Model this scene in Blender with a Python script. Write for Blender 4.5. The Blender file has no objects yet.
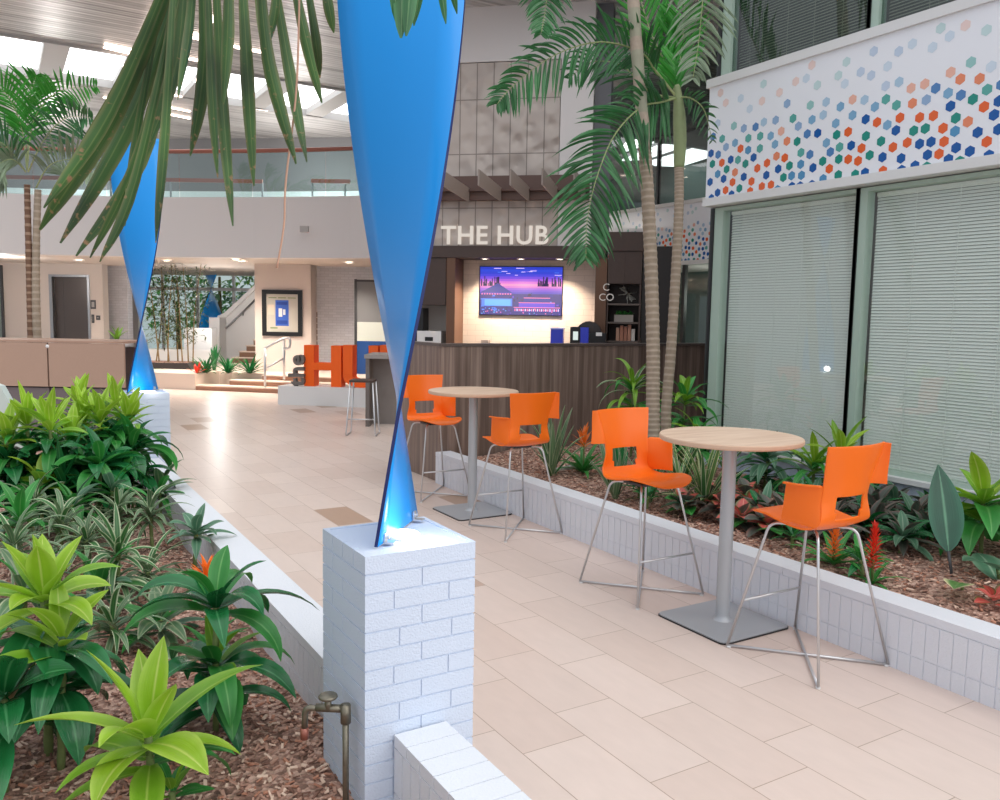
import bpy, math, random
import numpy as np
from mathutils import Vector, Matrix
random.seed(7)
SC = bpy.context.scene
COL = SC.collection
# ------------------------------------------------------------------ camera
F = 832.0; PITCH = math.radians(5.7); ROLL = math.radians(1.0); YAW = math.radians(31.2); H = 1.75
def _basis():
    p, r, y = PITCH, ROLL, YAW
    f = Vector((math.sin(y)*math.cos(p), math.cos(y)*math.cos(p), -math.sin(p)))
    r0 = Vector((math.cos(y), -math.sin(y), 0)); u0 = r0.cross(f)
    return math.cos(r)*r0 + math.sin(r)*u0, -math.sin(r)*r0 + math.cos(r)*u0, f
RT, UP, FW = _basis()
EYE = Vector((0, 0, H))
def ray(x, y): return FW + RT*((x-500)/F) + UP*((400-y)/F)
def atz(x, y, z=0.0):
    d = ray(x, y); return EYE + d*((z-H)/d.z)
def atd(x, y, d): return EYE + ray(x, y)*d
def atX(x, y, X): d = ray(x, y); return EYE + d*(X/d.x)
def atY(x, y, Y): d = ray(x, y); return EYE + d*(Y/d.y)
cd = bpy.data.cameras.new('camera'); cam = bpy.data.objects.new('camera', cd); COL.objects.link(cam)
cd.sensor_width = 36; cd.sensor_fit = 'HORIZONTAL'; cd.lens = F/1000*36; cd.clip_start = .05; cd.clip_end = 200
M = Matrix((RT, UP, -FW)).transposed().to_4x4(); M.translation = EYE; cam.matrix_world = M
SC.camera = cam
SC.view_settings.view_transform = 'Standard'; SC.view_settings.look = 'None'; SC.view_settings.gamma = 1
SC.view_settings.use_curve_mapping = False
SC.view_settings.exposure = 0.15

# ------------------------------------------------------------------ materials
def srgb(r, g, b):
    def c(v):
        v /= 255; return v/12.92 if v <= .04045 else ((v+.055)/1.055)**2.4
    return (c(r), c(g), c(b), 1)
MATS = {}
def nt(name):
    m = bpy.data.materials.new(name); m.use_nodes = True; t = m.node_tree
    b = t.nodes['Principled BSDF']; return m, t, b
def N(t, ty, **kw):
    n = t.nodes.new(ty)
    for k, v in kw.items():
        if k in n.inputs: n.inputs[k].default_value = v
        else: setattr(n, k, v)
    return n
def mat(name, col, rough=.5, metal=0, noise=0, nscale=8, bump=0, bscale=60, spec=.5, coat=0):
    m, t, b = nt(name); L = t.links
    b.inputs['Base Color'].default_value = col; b.inputs['Roughness'].default_value = rough
    b.inputs['Metallic'].default_value = metal; b.inputs['Specular IOR Level'].default_value = spec
    b.inputs['Coat Weight'].default_value = coat
    tc = N(t, 'ShaderNodeTexCoord')
    if noise:
        n = N(t, 'ShaderNodeTexNoise', Scale=nscale, Detail=4); L.new(tc.outputs['Object'], n.inputs['Vector'])
        r = N(t, 'ShaderNodeMix', data_type='RGBA')
        r.inputs[6].default_value = [c*(1-noise) for c in col[:3]]+[1]; r.inputs[7].default_value = [min(1, c*(1+noise)) for c in col[:3]]+[1]
        L.new(n.outputs['Fac'], r.inputs[0]); L.new(r.outputs[2], b.inputs['Base Color'])
    if bump:
        n2 = N(t, 'ShaderNodeTexNoise', Scale=bscale, Detail=3); L.new(tc.outputs['Object'], n2.inputs['Vector'])
        bp = N(t, 'ShaderNodeBump', Strength=bump, Distance=.01); L.new(n2.outputs['Fac'], bp.inputs['Height']); L.new(bp.outputs[0], b.inputs['Normal'])
    MATS[name] = m; return m
def emis(name, col, s):
    m, t, b = nt(name); b.inputs['Base Color'].default_value = (0.02, .02, .02, 1)
    b.inputs['Emission Color'].default_value = col; b.inputs['Emission Strength'].default_value = s; MATS[name] = m; return m
def brickmat(name, col, mortar, bw, rh, ms=.006, rough=.6, bump=.6, offset=.5, var=.06, rot=0, noise=0):
    m, t, b = nt(name); L = t.links; uv = N(t, 'ShaderNodeUVMap')
    mp = N(t, 'ShaderNodeMapping'); mp.inputs['Rotation'].default_value[2] = rot; L.new(uv.outputs[0], mp.inputs[0])
    br = N(t, 'ShaderNodeTexBrick', Scale=1.0); br.offset = offset
    br.inputs['Color1'].default_value = [c*(1-var) for c in col[:3]]+[1]; br.inputs['Color2'].default_value = [min(1, c*(1+var)) for c in col[:3]]+[1]
    br.inputs['Mortar'].default_value = mortar; br.inputs['Mortar Size'].default_value = ms; br.inputs['Mortar Smooth'].default_value = .2
    br.inputs['Brick Width'].default_value = bw; br.inputs['Row Height'].default_value = rh
    L.new(mp.outputs[0], br.inputs['Vector']); L.new(br.outputs['Color'], b.inputs['Base Color'])
    bp = N(t, 'ShaderNodeBump', Strength=bump, Distance=.006); bp.invert = True; L.new(br.outputs['Fac'], bp.inputs['Height'])
    L.new(bp.outputs[0], b.inputs['Normal']); b.inputs['Roughness'].default_value = rough; MATS[name] = m; return m
def leafmat(name, mid, edge, rib=None, stripes=0, rough=.32, trans=.22, var=.25, spots=None):
    """colour runs from the midrib (u=.5) to the margins; stripes>0 adds lengthwise streaks"""
    m, t, b = nt(name); L = t.links; uv = N(t, 'ShaderNodeUVMap'); sp = N(t, 'ShaderNodeSeparateXYZ'); L.new(uv.outputs[0], sp.inputs[0])
    a = N(t, 'ShaderNodeMath', operation='SUBTRACT'); L.new(sp.outputs[0], a.inputs[0]); a.inputs[1].default_value = .5
    ab = N(t, 'ShaderNodeMath', operation='ABSOLUTE'); L.new(a.outputs[0], ab.inputs[0])
    d = N(t, 'ShaderNodeMath', operation='MULTIPLY'); L.new(ab.outputs[0], d.inputs[0]); d.inputs[1].default_value = 2.0
    src = d.outputs[0]
    tc = N(t, 'ShaderNodeTexCoord')
    if stripes:
        mp = N(t, 'ShaderNodeMapping'); mp.inputs['Scale'].default_value = (stripes, .6, 1); L.new(uv.outputs[0], mp.inputs[0])
        ns = N(t, 'ShaderNodeTexNoise', Scale=1.0, Detail=2); L.new(mp.outputs[0], ns.inputs['Vector'])
        mx = N(t, 'ShaderNodeMath', operation='MULTIPLY_ADD'); L.new(ns.outputs['Fac'], mx.inputs[0]); mx.inputs[1].default_value = 1.6; mx.inputs[2].default_value = -.8
        ad = N(t, 'ShaderNodeMath', operation='ADD'); L.new(d.outputs[0], ad.inputs[0]); L.new(mx.outputs[0], ad.inputs[1]); src = ad.outputs[0]
    cr = N(t, 'ShaderNodeValToRGB'); L.new(src, cr.inputs[0]); e = cr.color_ramp.elements
    e[0].position = .0; e[0].color = rib or mid; e[1].position = .95; e[1].color = edge
    x = e.new(.12); x.color = mid; x = e.new(.55); x.color = mid
    n = N(t, 'ShaderNodeTexNoise', Scale=3.5, Detail=3); L.new(tc.outputs['Object'], n.inputs['Vector'])
    hs = N(t, 'ShaderNodeHueSaturation'); mr = N(t, 'ShaderNodeMapRange'); L.new(n.outputs['Fac'], mr.inputs[0])
    mr.inputs[1].default_value = .3; mr.inputs[2].default_value = .7; mr.inputs[3].default_value = 1-var; mr.inputs[4].default_value = 1+var
    L.new(mr.outputs[0], hs.inputs['Value']); L.new(cr.outputs[0], hs.inputs['Color']); out = hs.outputs[0]
    if spots:
        n3 = N(t, 'ShaderNodeTexNoise', Scale=48, Detail=5); L.new(tc.outputs['Object'], n3.inputs['Vector'])
        yv = N(t, 'ShaderNodeMath', operation='MULTIPLY_ADD'); L.new(sp.outputs[1], yv.inputs[0]); yv.inputs[1].default_value = .26; L.new(n3.outputs['Fac'], yv.inputs[2])
        r3 = N(t, 'ShaderNodeValToRGB'); L.new(yv.outputs[0], r3.inputs[0]); r3.color_ramp.elements[0].position = .80; r3.color_ramp.elements[1].position = .90
        mx3 = N(t, 'ShaderNodeMix', data_type='RGBA'); L.new(r3.outputs[0], mx3.inputs[0]); L.new(out, mx3.inputs[6]); mx3.inputs[7].default_value = spots; out = mx3.outputs[2]
    L.new(out, b.inputs['Base Color']); b.inputs['Roughness'].default_value = rough; b.inputs['Specular IOR Level'].default_value = .5
    # fine lengthwise veins
    mpv = N(t, 'ShaderNodeMapping'); mpv.inputs['Scale'].default_value = (26, .4, 1); L.new(uv.outputs[0], mpv.inputs[0])
    nv = N(t, 'ShaderNodeTexNoise', Scale=1.0, Detail=1); L.new(mpv.outputs[0], nv.inputs['Vector'])
    bp = N(t, 'ShaderNodeBump', Strength=.35, Distance=.004); L.new(nv.outputs['Fac'], bp.inputs['Height']); L.new(bp.outputs[0], b.inputs['Normal'])
    tr = N(t, 'ShaderNodeBsdfTranslucent'); L.new(out, tr.inputs['Color'])
    ms = N(t, 'ShaderNodeMixShader'); ms.inputs[0].default_value = trans
    L.new(b.outputs[0], ms.inputs[1]); L.new(tr.outputs[0], ms.inputs[2]); L.new(ms.outputs[0], t.nodes['Material Output'].inputs[0])
    MATS[name] = m; return m
def glassmat(name, tint, refl=.12, rough=.0):
    m, t, b = nt(name); L = t.links
    tr = N(t, 'ShaderNodeBsdfTransparent'); tr.inputs[0].default_value = tint
    gl = N(t, 'ShaderNodeBsdfGlossy'); gl.inputs['Roughness'].default_value = rough; ge = N(t, 'ShaderNodeNewGeometry'); ib = N(t, 'ShaderNodeMath', operation='SUBTRACT'); ib.inputs[0].default_value = 1.0; L.new(ge.outputs['Backfacing'], ib.inputs[1]); mu = N(t, 'ShaderNodeMath', operation='MULTIPLY')
    fr = N(t, 'ShaderNodeFresnel', IOR=1.5); ad = N(t, 'ShaderNodeMath', operation='MULTIPLY_ADD'); L.new(fr.outputs[0], ad.inputs[0]); ad.inputs[1].default_value = 1.0; ad.inputs[2].default_value = refl-.04
    L.new(ad.outputs[0], mu.inputs[0]); L.new(ib.outputs[0], mu.inputs[1]); ms = N(t, 'ShaderNodeMixShader'); L.new(mu.outputs[0], ms.inputs[0]); L.new(tr.outputs[0], ms.inputs[1]); L.new(gl.outputs[0], ms.inputs[2])
    L.new(ms.outputs[0], t.nodes['Material Output'].inputs[0]); MATS[name] = m; return m

WHITE = mat('white_paint', srgb(226, 226, 226), .55, bump=.15, bscale=90)
WBRICK = mat('painted_brick_bluelit', srgb(202, 213, 231), .5, bump=.35, bscale=140)  # same paint as the planter walls, with bluish light mixed into the colour
WBRICK2 = mat('painted_brick_planter', srgb(222, 225, 232), .5, bump=.35, bscale=140)
PLASTER = mat('plaster', srgb(214, 208, 206), .65)
WARMW = mat('warm_plaster', srgb(196, 186, 178), .7)
ORANGE = mat('orange_plastic', srgb(243, 112, 24), .34, spec=.4)
CHROME = mat('satin_chrome', srgb(206, 206, 208), .3, .7)
STEEL = mat('silver_steel', srgb(178, 181, 185), .42, .35)
GREYMET = mat('grey_metal', srgb(150, 152, 155), .4, .8)
BLACK = mat('black', srgb(18, 18, 20), .4)
DARKG = mat('dark_grey', srgb(62, 62, 64), .5)
BROWN = mat('dark_brown_laminate', srgb(70, 54, 48), .5, noise=.15, nscale=12)
BROWN2 = mat('umber_panel', srgb(104, 72, 52), .5)
TAN = mat('tan_fabric_panel', srgb(172, 143, 126), .85, noise=.06, nscale=60)
TANTOP = mat('tan_top', srgb(170, 138, 120), .6)
TAUPE = mat('taupe_panel', srgb(108, 98, 100), .7)
COPPER = mat('copper_rail', srgb(150, 92, 78), .35, .3)
JAMB = mat('pale_green_frame', srgb(176, 196, 182), .4)
BLUE = mat('blue_blade', srgb(0, 146, 232), .3, .0, spec=.5, coat=.1)
NAVY = mat('navy_edge', srgb(12, 30, 92), .3)
BLUEP = mat('blue_panel', srgb(24, 74, 140), .6)
ORANGE2 = mat('orange_letter', srgb(255, 102, 8), .45)
GREYLET = mat('grey_letter', srgb(110, 104, 100), .5)
RISER = mat('oak_riser', srgb(160, 116, 92), .5, noise=.2, nscale=6)
TREAD = mat('stone_tread', srgb(222, 204, 190), .5)
TWIG = mat('stem_tan', srgb(120, 100, 74), .8, noise=.25, nscale=30)
STEMG = mat('stem_green', srgb(112, 128, 74), .7, noise=.25, nscale=40)
LEAFRIB = mat('pale_rachis', srgb(150, 160, 110), .5)
BRASS = mat('old_brass', srgb(128, 122, 108), .42, .75, noise=.3, nscale=60)
LAMPW = emis('lamp_white', (1, .96, .9, 1), 9)
LAMPWARM = emis('lamp_warm', (1, .83, .66, 1), 9)
LINLIGHT = emis('linear_light', (1, .78, .66, 1), 7)
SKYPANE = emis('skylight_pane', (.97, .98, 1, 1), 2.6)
ELEV = mat('elevator_door', srgb(84, 76, 72), .3, .6)
LIME = leafmat('leaf_lime', srgb(150, 190, 48), srgb(176, 208, 84), srgb(198, 216, 112), trans=.3)
LIMED = leafmat('leaf_yellow_green', srgb(118, 168, 44), srgb(140, 184, 64), srgb(168, 200, 92), trans=.28)
GREEN = leafmat('leaf_green', srgb(52, 136, 56), srgb(70, 150, 70), srgb(112, 174, 98))
DARK = leafmat('leaf_dark_green', srgb(30, 104, 54), srgb(40, 118, 66), srgb(76, 144, 92), rough=.24, trans=.14)
STRIPE = leafmat('leaf_white_edged', srgb(52, 104, 52), srgb(214, 222, 184), srgb(96, 140, 80), trans=.15)
STRIPEG = leafmat('leaf_grey_striped', srgb(84, 118, 80), srgb(176, 184, 152), srgb(130, 146, 110), stripes=5, trans=.12)
GREYG = leafmat('leaf_grey_green', srgb(82, 126, 98), srgb(120, 154, 126), srgb(150, 176, 148), rough=.4)
PALM = leafmat('leaf_palm', srgb(44, 104, 56), srgb(56, 118, 66), srgb(110, 152, 100), rough=.3, trans=.18, var=.4)
PALMD = leafmat('leaf_palm_old', srgb(50, 84, 34), srgb(92, 100, 58), srgb(84, 106, 52), rough=.38, spots=srgb(146, 112, 78), trans=.16, var=.6)
PALMB = leafmat('leaf_palm_bright', srgb(54, 148, 46), srgb(56, 142, 48), srgb(120, 170, 90), trans=.28)
PALMG = leafmat('leaf_palm_grey', srgb(112, 132, 104), srgb(140, 156, 128), srgb(176, 186, 160), trans=.15)
BAMB = leafmat('leaf_bamboo', srgb(74, 92, 50), srgb(92, 106, 62), trans=.2)
PURP = leafmat('leaf_dark_bromeliad', srgb(86, 90, 82), srgb(128, 100, 92), srgb(104, 116, 100), rough=.35)
PINK = leafmat('leaf_pink', srgb(206, 92, 84), srgb(96, 116, 70), srgb(230, 150, 130))
CREAM = leafmat('leaf_cream_edged', srgb(96, 138, 74), srgb(232, 224, 178), srgb(120, 156, 96))
FLOWO = leafmat('petal_orange', srgb(240, 120, 40), srgb(250, 150, 70), trans=.25)
FLOWR = leafmat('petal_red', srgb(224, 52, 34), srgb(236, 70, 48), trans=.2)
RIBBED = leafmat('leaf_ribbed', srgb(22, 74, 54), srgb(34, 92, 68), srgb(90, 140, 110), stripes=0, rough=.35, trans=.05)
DRY = leafmat('leaf_dry', srgb(176, 140, 96), srgb(190, 160, 120))
GLASS = glassmat('window_glass', (.975, .988, .98, 1), .08)
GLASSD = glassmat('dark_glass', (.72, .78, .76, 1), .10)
GLASSR = glassmat('rail_glass', (.80, .90, .90, 1), .10)
SLAT = mat('blind_slat', srgb(238, 243, 236), .6)
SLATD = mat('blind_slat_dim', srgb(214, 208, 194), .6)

def floor_mat():
    m, t, b = nt('floor_tile'); L = t.links; tc = N(t, 'ShaderNodeTexCoord'); sp = N(t, 'ShaderNodeSeparateXYZ'); L.new(tc.outputs['Object'], sp.inputs[0])
    cb = N(t, 'ShaderNodeCombineXYZ')
    def off(sock, v):
        a = N(t, 'ShaderNodeMath', operation='ADD'); L.new(sock, a.inputs[0]); a.inputs[1].default_value = v; return a.outputs[0]
    L.new(off(sp.outputs[1], -2.671+63.5), cb.inputs[0]); L.new(off(sp.outputs[0], -1.445+31.0), cb.inputs[1])
    br = N(t, 'ShaderNodeTexBrick', Scale=1.0); br.offset = .65
    br.inputs['Color1'].default_value = (0, 0, 0, 1); br.inputs['Color2'].default_value = (1, 1, 1, 1); br.inputs['Mortar'].default_value = (.5, .5, .5, 1)
    br.inputs['Mortar Size'].default_value = .0022; br.inputs['Mortar Smooth'].default_value = .3; br.inputs['Brick Width'].default_value = .635; br.inputs['Row Height'].default_value = .31
    L.new(cb.outputs[0], br.inputs['Vector'])
    cr = N(t, 'ShaderNodeValToRGB'); L.new(br.outputs['Color'], cr.inputs[0]); e = cr.color_ramp.elements
    cr.color_ramp.interpolation = 'LINEAR'
    e[0].position = 0; e[0].color = srgb(172, 142, 120); e[1].position = 1; e[1].color = srgb(223, 205, 194)
    for p, c in ((.012, srgb(178, 148, 128)), (.03, srgb(210, 190, 179)), (.5, srgb(214, 196, 186)), (.95, srgb(218, 200, 190))):
        x = e.new(p); x.color = c
    n = N(t, 'ShaderNodeTexNoise', Scale=5, Detail=6, Roughness=.6)
    mp = N(t, 'ShaderNodeMapping'); mp.inputs['Scale'].default_value = (3.2, 1, 1); L.new(tc.outputs['Object'], mp.inputs[0]); L.new(mp.outputs[0], n.inputs['Vector'])
    hs = N(t, 'ShaderNodeHueSaturation'); mr = N(t, 'ShaderNodeMapRange'); L.new(n.outputs['Fac'], mr.inputs[0]); mr.inputs[3].default_value = .93; mr.inputs[4].default_value = 1.07
    L.new(mr.outputs[0], hs.inputs['Value']); L.new(cr.outputs[0], hs.inputs['Color'])
    mx = N(t, 'ShaderNodeMix', data_type='RGBA'); L.new(br.outputs['Fac'], mx.inputs[0]); L.new(hs.outputs[0], mx.inputs[6]); mx.inputs[7].default_value = srgb(160, 138, 122)
    L.new(mx.outputs[2], b.inputs['Base Color']); b.inputs['Roughness'].default_value = .34; b.inputs['Specular IOR Level'].default_value = .35
    return m
FLOOR = floor_mat()
def wood_panel():
    m, t, b = nt('vertical_wood_laminate'); L = t.links; uv = N(t, 'ShaderNodeUVMap')
    mp = N(t, 'ShaderNodeMapping'); mp.inputs['Scale'].default_value = (14, .35, 1); L.new(uv.outputs[0], mp.inputs[0])
    n = N(t, 'ShaderNodeTexNoise', Scale=1.0, Detail=5, Roughness=.65); L.new(mp.outputs[0], n.inputs['Vector'])
    cr = N(t, 'ShaderNodeValToRGB'); L.new(n.outputs['Fac'], cr.inputs[0]); e = cr.color_ramp.elements
    e[0].position = .28; e[0].color = srgb(80, 65, 58); e[1].position = .75; e[1].color = srgb(172, 150, 138)
    x = e.new(.5); x.color = srgb(124, 104, 94)
    L.new(cr.outputs[0], b.inputs['Base Color']); b.inputs['Roughness'].default_value = .45; return m
WOODP = wood_panel()
def maple():
    m, t, b = nt('maple_laminate'); L = t.links; tc = N(t, 'ShaderNodeTexCoord')
    mp = N(t, 'ShaderNodeMapping'); mp.inputs['Scale'].default_value = (3, 26, 3); mp.inputs['Rotation'].default_value[2] = .5; L.new(tc.outputs['Object'], mp.inputs[0])
    n = N(t, 'ShaderNodeTexNoise', Scale=1.0, Detail=4); L.new(mp.outputs[0], n.inputs['Vector'])
    cr = N(t, 'ShaderNodeValToRGB'); L.new(n.outputs['Fac'], cr.inputs[0]); e = cr.color_ramp.elements
    e[0].position = .3; e[0].color = srgb(212, 178, 152); e[1].position = .7; e[1].color = srgb(234, 206, 182)
    L.new(cr.outputs[0], b.inputs['Base Color']); b.inputs['Roughness'].default_value = .4; return m
MAPLE = maple()
def mulch_mat():
    m, t, b = nt('bark_mulch'); L = t.links; tc = N(t, 'ShaderNodeTexCoord')
    v = N(t, 'ShaderNodeTexVoronoi', Scale=45.0); L.new(tc.outputs['Object'], v.inputs['Vector'])
    cr = N(t, 'ShaderNodeValToRGB'); sp = N(t, 'ShaderNodeSeparateColor'); L.new(v.outputs['Color'], sp.inputs[0]); L.new(sp.outputs[0], cr.inputs[0]); e = cr.color_ramp.elements
    e[0].color = srgb(104, 76, 64); e[1].color = srgb(214, 178, 160); x = e.new(.5); x.color = srgb(166, 128, 112)
    L.new(cr.outputs[0], b.inputs['Base Color']); b.inputs['Roughness'].default_value = .85
    bp = N(t, 'ShaderNodeBump', Strength=1.0, Distance=.02); L.new(v.outputs['Distance'], bp.inputs['Height']); L.new(bp.outputs[0], b.inputs['Normal']); return m
MULCH = mulch_mat()
CHIPS = [mat('bark_chip_%s' % n, srgb(*c), .85, noise=.25, nscale=50) for n, c in (('dark', (126, 92, 78)), ('mid', (178, 138, 120)), ('pale', (222, 192, 172)), ('rust', (184, 130, 106)))]
def ceil_mat():
    m, t, b = nt('linear_metal_ceiling'); L = t.links; tc = N(t, 'ShaderNodeTexCoord')
    mp = N(t, 'ShaderNodeMapping'); mp.inputs['Scale'].default_value = (.25, 7, 1); L.new(tc.outputs['Object'], mp.inputs[0])
    n = N(t, 'ShaderNodeTexNoise', Scale=1.0, Detail=5, Roughness=.7); L.new(mp.outputs[0], n.inputs['Vector'])
    cr = N(t, 'ShaderNodeValToRGB'); L.new(n.outputs['Fac'], cr.inputs[0]); e = cr.color_ramp.elements
    e[0].position = .3; e[0].color = srgb(128, 126, 126); e[1].position = .7; e[1].color = srgb(228, 226, 224)
    L.new(cr.outputs[0], b.inputs['Base Color']); b.inputs['Roughness'].default_value = .34; b.inputs['Metallic'].default_value = .3
    w = N(t, 'ShaderNodeTexWave', Scale=2.6); w.bands_direction = 'Y'; L.new(tc.outputs['Object'], w.inputs['Vector'])
    bp = N(t, 'ShaderNodeBump', Strength=.5, Distance=.03); L.new(w.outputs['Fac'], bp.inputs['Height']); L.new(bp.outputs[0], b.inputs['Normal']); return m
CEIL = ceil_mat()
WBRICKT = brickmat('white_brick_wall', srgb(208, 208, 214), srgb(192, 192, 198), .2, .0667, .006)
TILEW = brickmat('white_tile_wall', srgb(206, 192, 180), srgb(186, 172, 162), .3, .1, .004, offset=.5, var=.03, bump=.4)
TILET = brickmat('relief_tile_wall', srgb(186, 174, 166), srgb(138, 128, 122), .29, .90, .010, offset=0, var=.03, bump=.8, rough=.45)
def relief():
    t = TILET.node_tree; b = t.nodes['Principled BSDF']; L = t.links
    uv = N(t, 'ShaderNodeUVMap'); v = N(t, 'ShaderNodeTexVoronoi', Scale=4.5); v.feature = 'SMOOTH_F1'; L.new(uv.outputs[0], v.inputs['Vector'])
    n = N(t, 'ShaderNodeTexNoise', Scale=.5); L.new(uv.outputs[0], n.inputs['Vector'])
    ml = N(t, 'ShaderNodeMath', operation='MULTIPLY'); L.new(v.outputs['Distance'], ml.inputs[0]); L.new(n.outputs['Fac'], ml.inputs[1])
    old = b.inputs['Normal'].links[0].from_node
    bp = N(t, 'ShaderNodeBump', Strength=1.0, Distance=.22); L.new(ml.outputs[0], bp.inputs['Height']); L.new(old.outputs[0], bp.inputs['Normal']); L.new(bp.outputs[0], b.inputs['Normal'])
relief()

# ------------------------------------------------------------------ mesh builder
class MB:
    def __init__(s): s.v = []; s.f = []; s.uv = []; s.mi = []
    def face(s, pts, uv=None, m=0):
        i = len(s.v); s.v += [tuple(p) for p in pts]; s.f.append(tuple(range(i, i+len(pts)))); s.mi.append(m)
        if uv is None:
            p0 = Vector(pts[0]); a = Vector(pts[1])-p0; n = a.cross(Vector(pts[2])-p0)
            if n.length < 1e-12: uv = [(0, 0)]*len(pts)
            else:
                n.normalize()
                if abs(n.z) > .9: uv = [(p[0], p[1]) for p in pts]
                else:
                    u = Vector((-n.y, n.x, 0)).normalized(); uv = [(Vector(p).dot(u), p[2]) for p in pts]
        s.uv.append(uv)
    def obox(s, o, ax, ay, az, m=0):
        """box from corner o along three edge vectors"""
        o = Vector(o); ax = Vector(ax); ay = Vector(ay); az = Vector(az)
        if ax.cross(ay).dot(az) < 0: o = o+ax; ax = -ax
        c = [o, o+ax, o+ax+ay, o+ay, o+az, o+ax+az, o+ax+ay+az, o+ay+az]
        for q in ((3, 2, 1, 0), (4, 5, 6, 7), (0, 1, 5, 4), (1, 2, 6, 5), (2, 3, 7, 6), (3, 0, 4, 7)): s.face([c[k] for k in q], m=m)
    def box(s, x0, y0, z0, x1, y1, z1, m=0): s.obox((x0, y0, z0), (x1-x0, 0, 0), (0, y1-y0, 0), (0, 0, z1-z0), m)
    def grid(s, P, UV=None, m=0, close=False):
        """P[i][j] points -> shared-vertex quads"""
        b = len(s.v); nr = len(P); nc = len(P[0])
        for r in P: s.v += [tuple(p) for p in r]
        for i in range(nr-1):
            for j in range(nc if close else nc-1):
                j2 = (j+1) % nc
                s.f.append((b+i*nc+j, b+i*nc+j2, b+(i+1)*nc+j2, b+(i+1)*nc+j)); s.mi.append(m)
                if UV: s.uv.append([UV[i][j], UV[i][j2], UV[i+1][j2], UV[i+1][j]])
                else: s.uv.append([(j/nc, i/nr), ((j+1)/nc, i/nr), ((j+1)/nc, (i+1)/nr), (j/nc, (i+1)/nr)])
        return b
    def tube(s, pts, r, n=8, m=0, cap=True):
        pts = [Vector(p) for p in pts]; R = r if isinstance(r, (list, tuple)) else [r]*len(pts)
        rows = []; ref = None
        for i, p in enumerate(pts):
            t = (pts[min(i+1, len(pts)-1)]-pts[max(i-1, 0)]).normalized()
            if ref is None: ref = t.orthogonal()
            ref = (ref-t*ref.dot(t)).normalized(); q = t.cross(ref)
            rows.append([p+(ref*math.cos(2*math.pi*k/n)+q*math.sin(2*math.pi*k/n))*R[i] for k in range(n)])
        b = s.grid(rows, m=m, close=True)
        if cap:
            for base, rev in ((b, True), (b+(len(pts)-1)*n, False)):
                f = list(range(base, base+n)); s.f.append(tuple(f[::-1] if rev else f)); s.mi.append(m); s.uv.append([(0, 0)]*n)
    def lathe(s, prof, c=(0, 0, 0), n=32, m=0, rx=None, ry=None):
        c = Vector(c); rx = rx or Vector((1, 0, 0)); ry = ry or Vector((0, 1, 0)); rz = rx.cross(ry)
        rows = [[c+(rx*math.cos(2*math.pi*k/n)+ry*math.sin(2*math.pi*k/n))*r+rz*z for k in range(n)] for r, z in prof]
        s.grid(rows, m=m, close=True)
    def prism(s, poly, o, ax, ay, az, m=0):
        """2-D polygon (u,v) in axes ax, ay from o, extruded by az"""
        o = Vector(o); ax = Vector(ax); ay = Vector(ay); az = Vector(az)
        a = [o+ax*u+ay*v for u, v in poly]; b = [p+az for p in a]
        if ax.cross(ay).dot(az) < 0: a, b = b, a
        s.face(a[::-1], m=m); s.face(b, m=m)
        for i in range(len(a)): j = (i+1) % len(a); s.face([a[i], a[j], b[j], b[i]], m=m)
    def strip(s, pts, sides, W, prof, fold=.25, nrm=None, m=0):
        """leaf blade along a polyline"""
        rows = []; uv = []; n = len(pts)-1
        for i, p in enumerate(pts):
            t = i/n; w = W*.5*prof(t); sd = sides[i]; nn = nrm[i]
            rows.append([p+sd*w+nn*(fold*w), p+sd*w*.5+nn*(fold*w*.42), p, p-sd*w*.5+nn*(fold*w*.42), p-sd*w+nn*(fold*w)]); uv.append([(0, t), (.25, t), (.5, t), (.75, t), (1, t)])
        s.grid(rows, uv, m=m)
    def leaf(s, base, az, elev, L, W, droop, n=9, fold=.3, m=0, prof=None, curl=0, roll=0):
        prof = prof or lance; p = Vector(base); pts = []; sd = []; nr = []
        for i in range(n+1):
            t = i/n; th = elev-droop*t**1.4; a = az+curl*t
            tg = Vector((math.cos(a)*math.cos(th), math.sin(a)*math.cos(th), math.sin(th)))
            nn = Vector((-math.cos(a)*math.sin(th), -math.sin(a)*math.sin(th), math.cos(th))); s0 = Vector((-math.sin(a), math.cos(a), 0))
            if roll: s0, nn = s0*math.cos(roll*t)+nn*math.sin(roll*t), nn*math.cos(roll*t)-s0*math.sin(roll*t)
            pts.append(p.copy()); sd.append(s0); nr.append(nn); p = p+tg*(L/n)
        s.strip(pts, sd, W, prof, fold, nr, m)
    def build(s, name, mats, parent=None, smooth=False, loc=None):
        me = bpy.data.meshes.new(name); me.from_pydata(s.v, [], s.f)
        ul = me.uv_layers.new(name='UVMap'); flat = [c for q in s.uv for p in q for c in p]; ul.data.foreach_set('uv', flat)
        mats = mats if isinstance(mats, (list, tuple)) else [mats]
        for q in mats: me.materials.append(q)
        me.polygons.foreach_set('material_index', s.mi); me.polygons.foreach_set('use_smooth', [smooth]*len(s.f)); me.update()
        o = bpy.data.objects.new(name, me); COL.objects.link(o)
        if loc is not None:
            me.transform(Matrix.Translation(-Vector(loc))); o.location = loc
        if parent:
            o.parent = parent; o.location = o.location-parent.location if loc is not None else -Vector(parent.location)
        return o
def lance(t): return (.4+.6*math.sin(min(1, t/.4)*math.pi/2))*max(0.02, 1-max(0, (t-.4)/.6)**2.0)
def strapp(t): return max(.02, (.75+.25*min(1, t*4))*(1-t**3.2))
def broad(t): return max(.02, math.sin(math.pi*min(.999, t**.85+.02))**.75)
def tag(o, label, cat, group=None, kind=None):
    if label: o['label'] = label
    if cat: o['category'] = cat
    if group: o['group'] = group
    if kind: o['kind'] = kind
    return o
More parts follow.
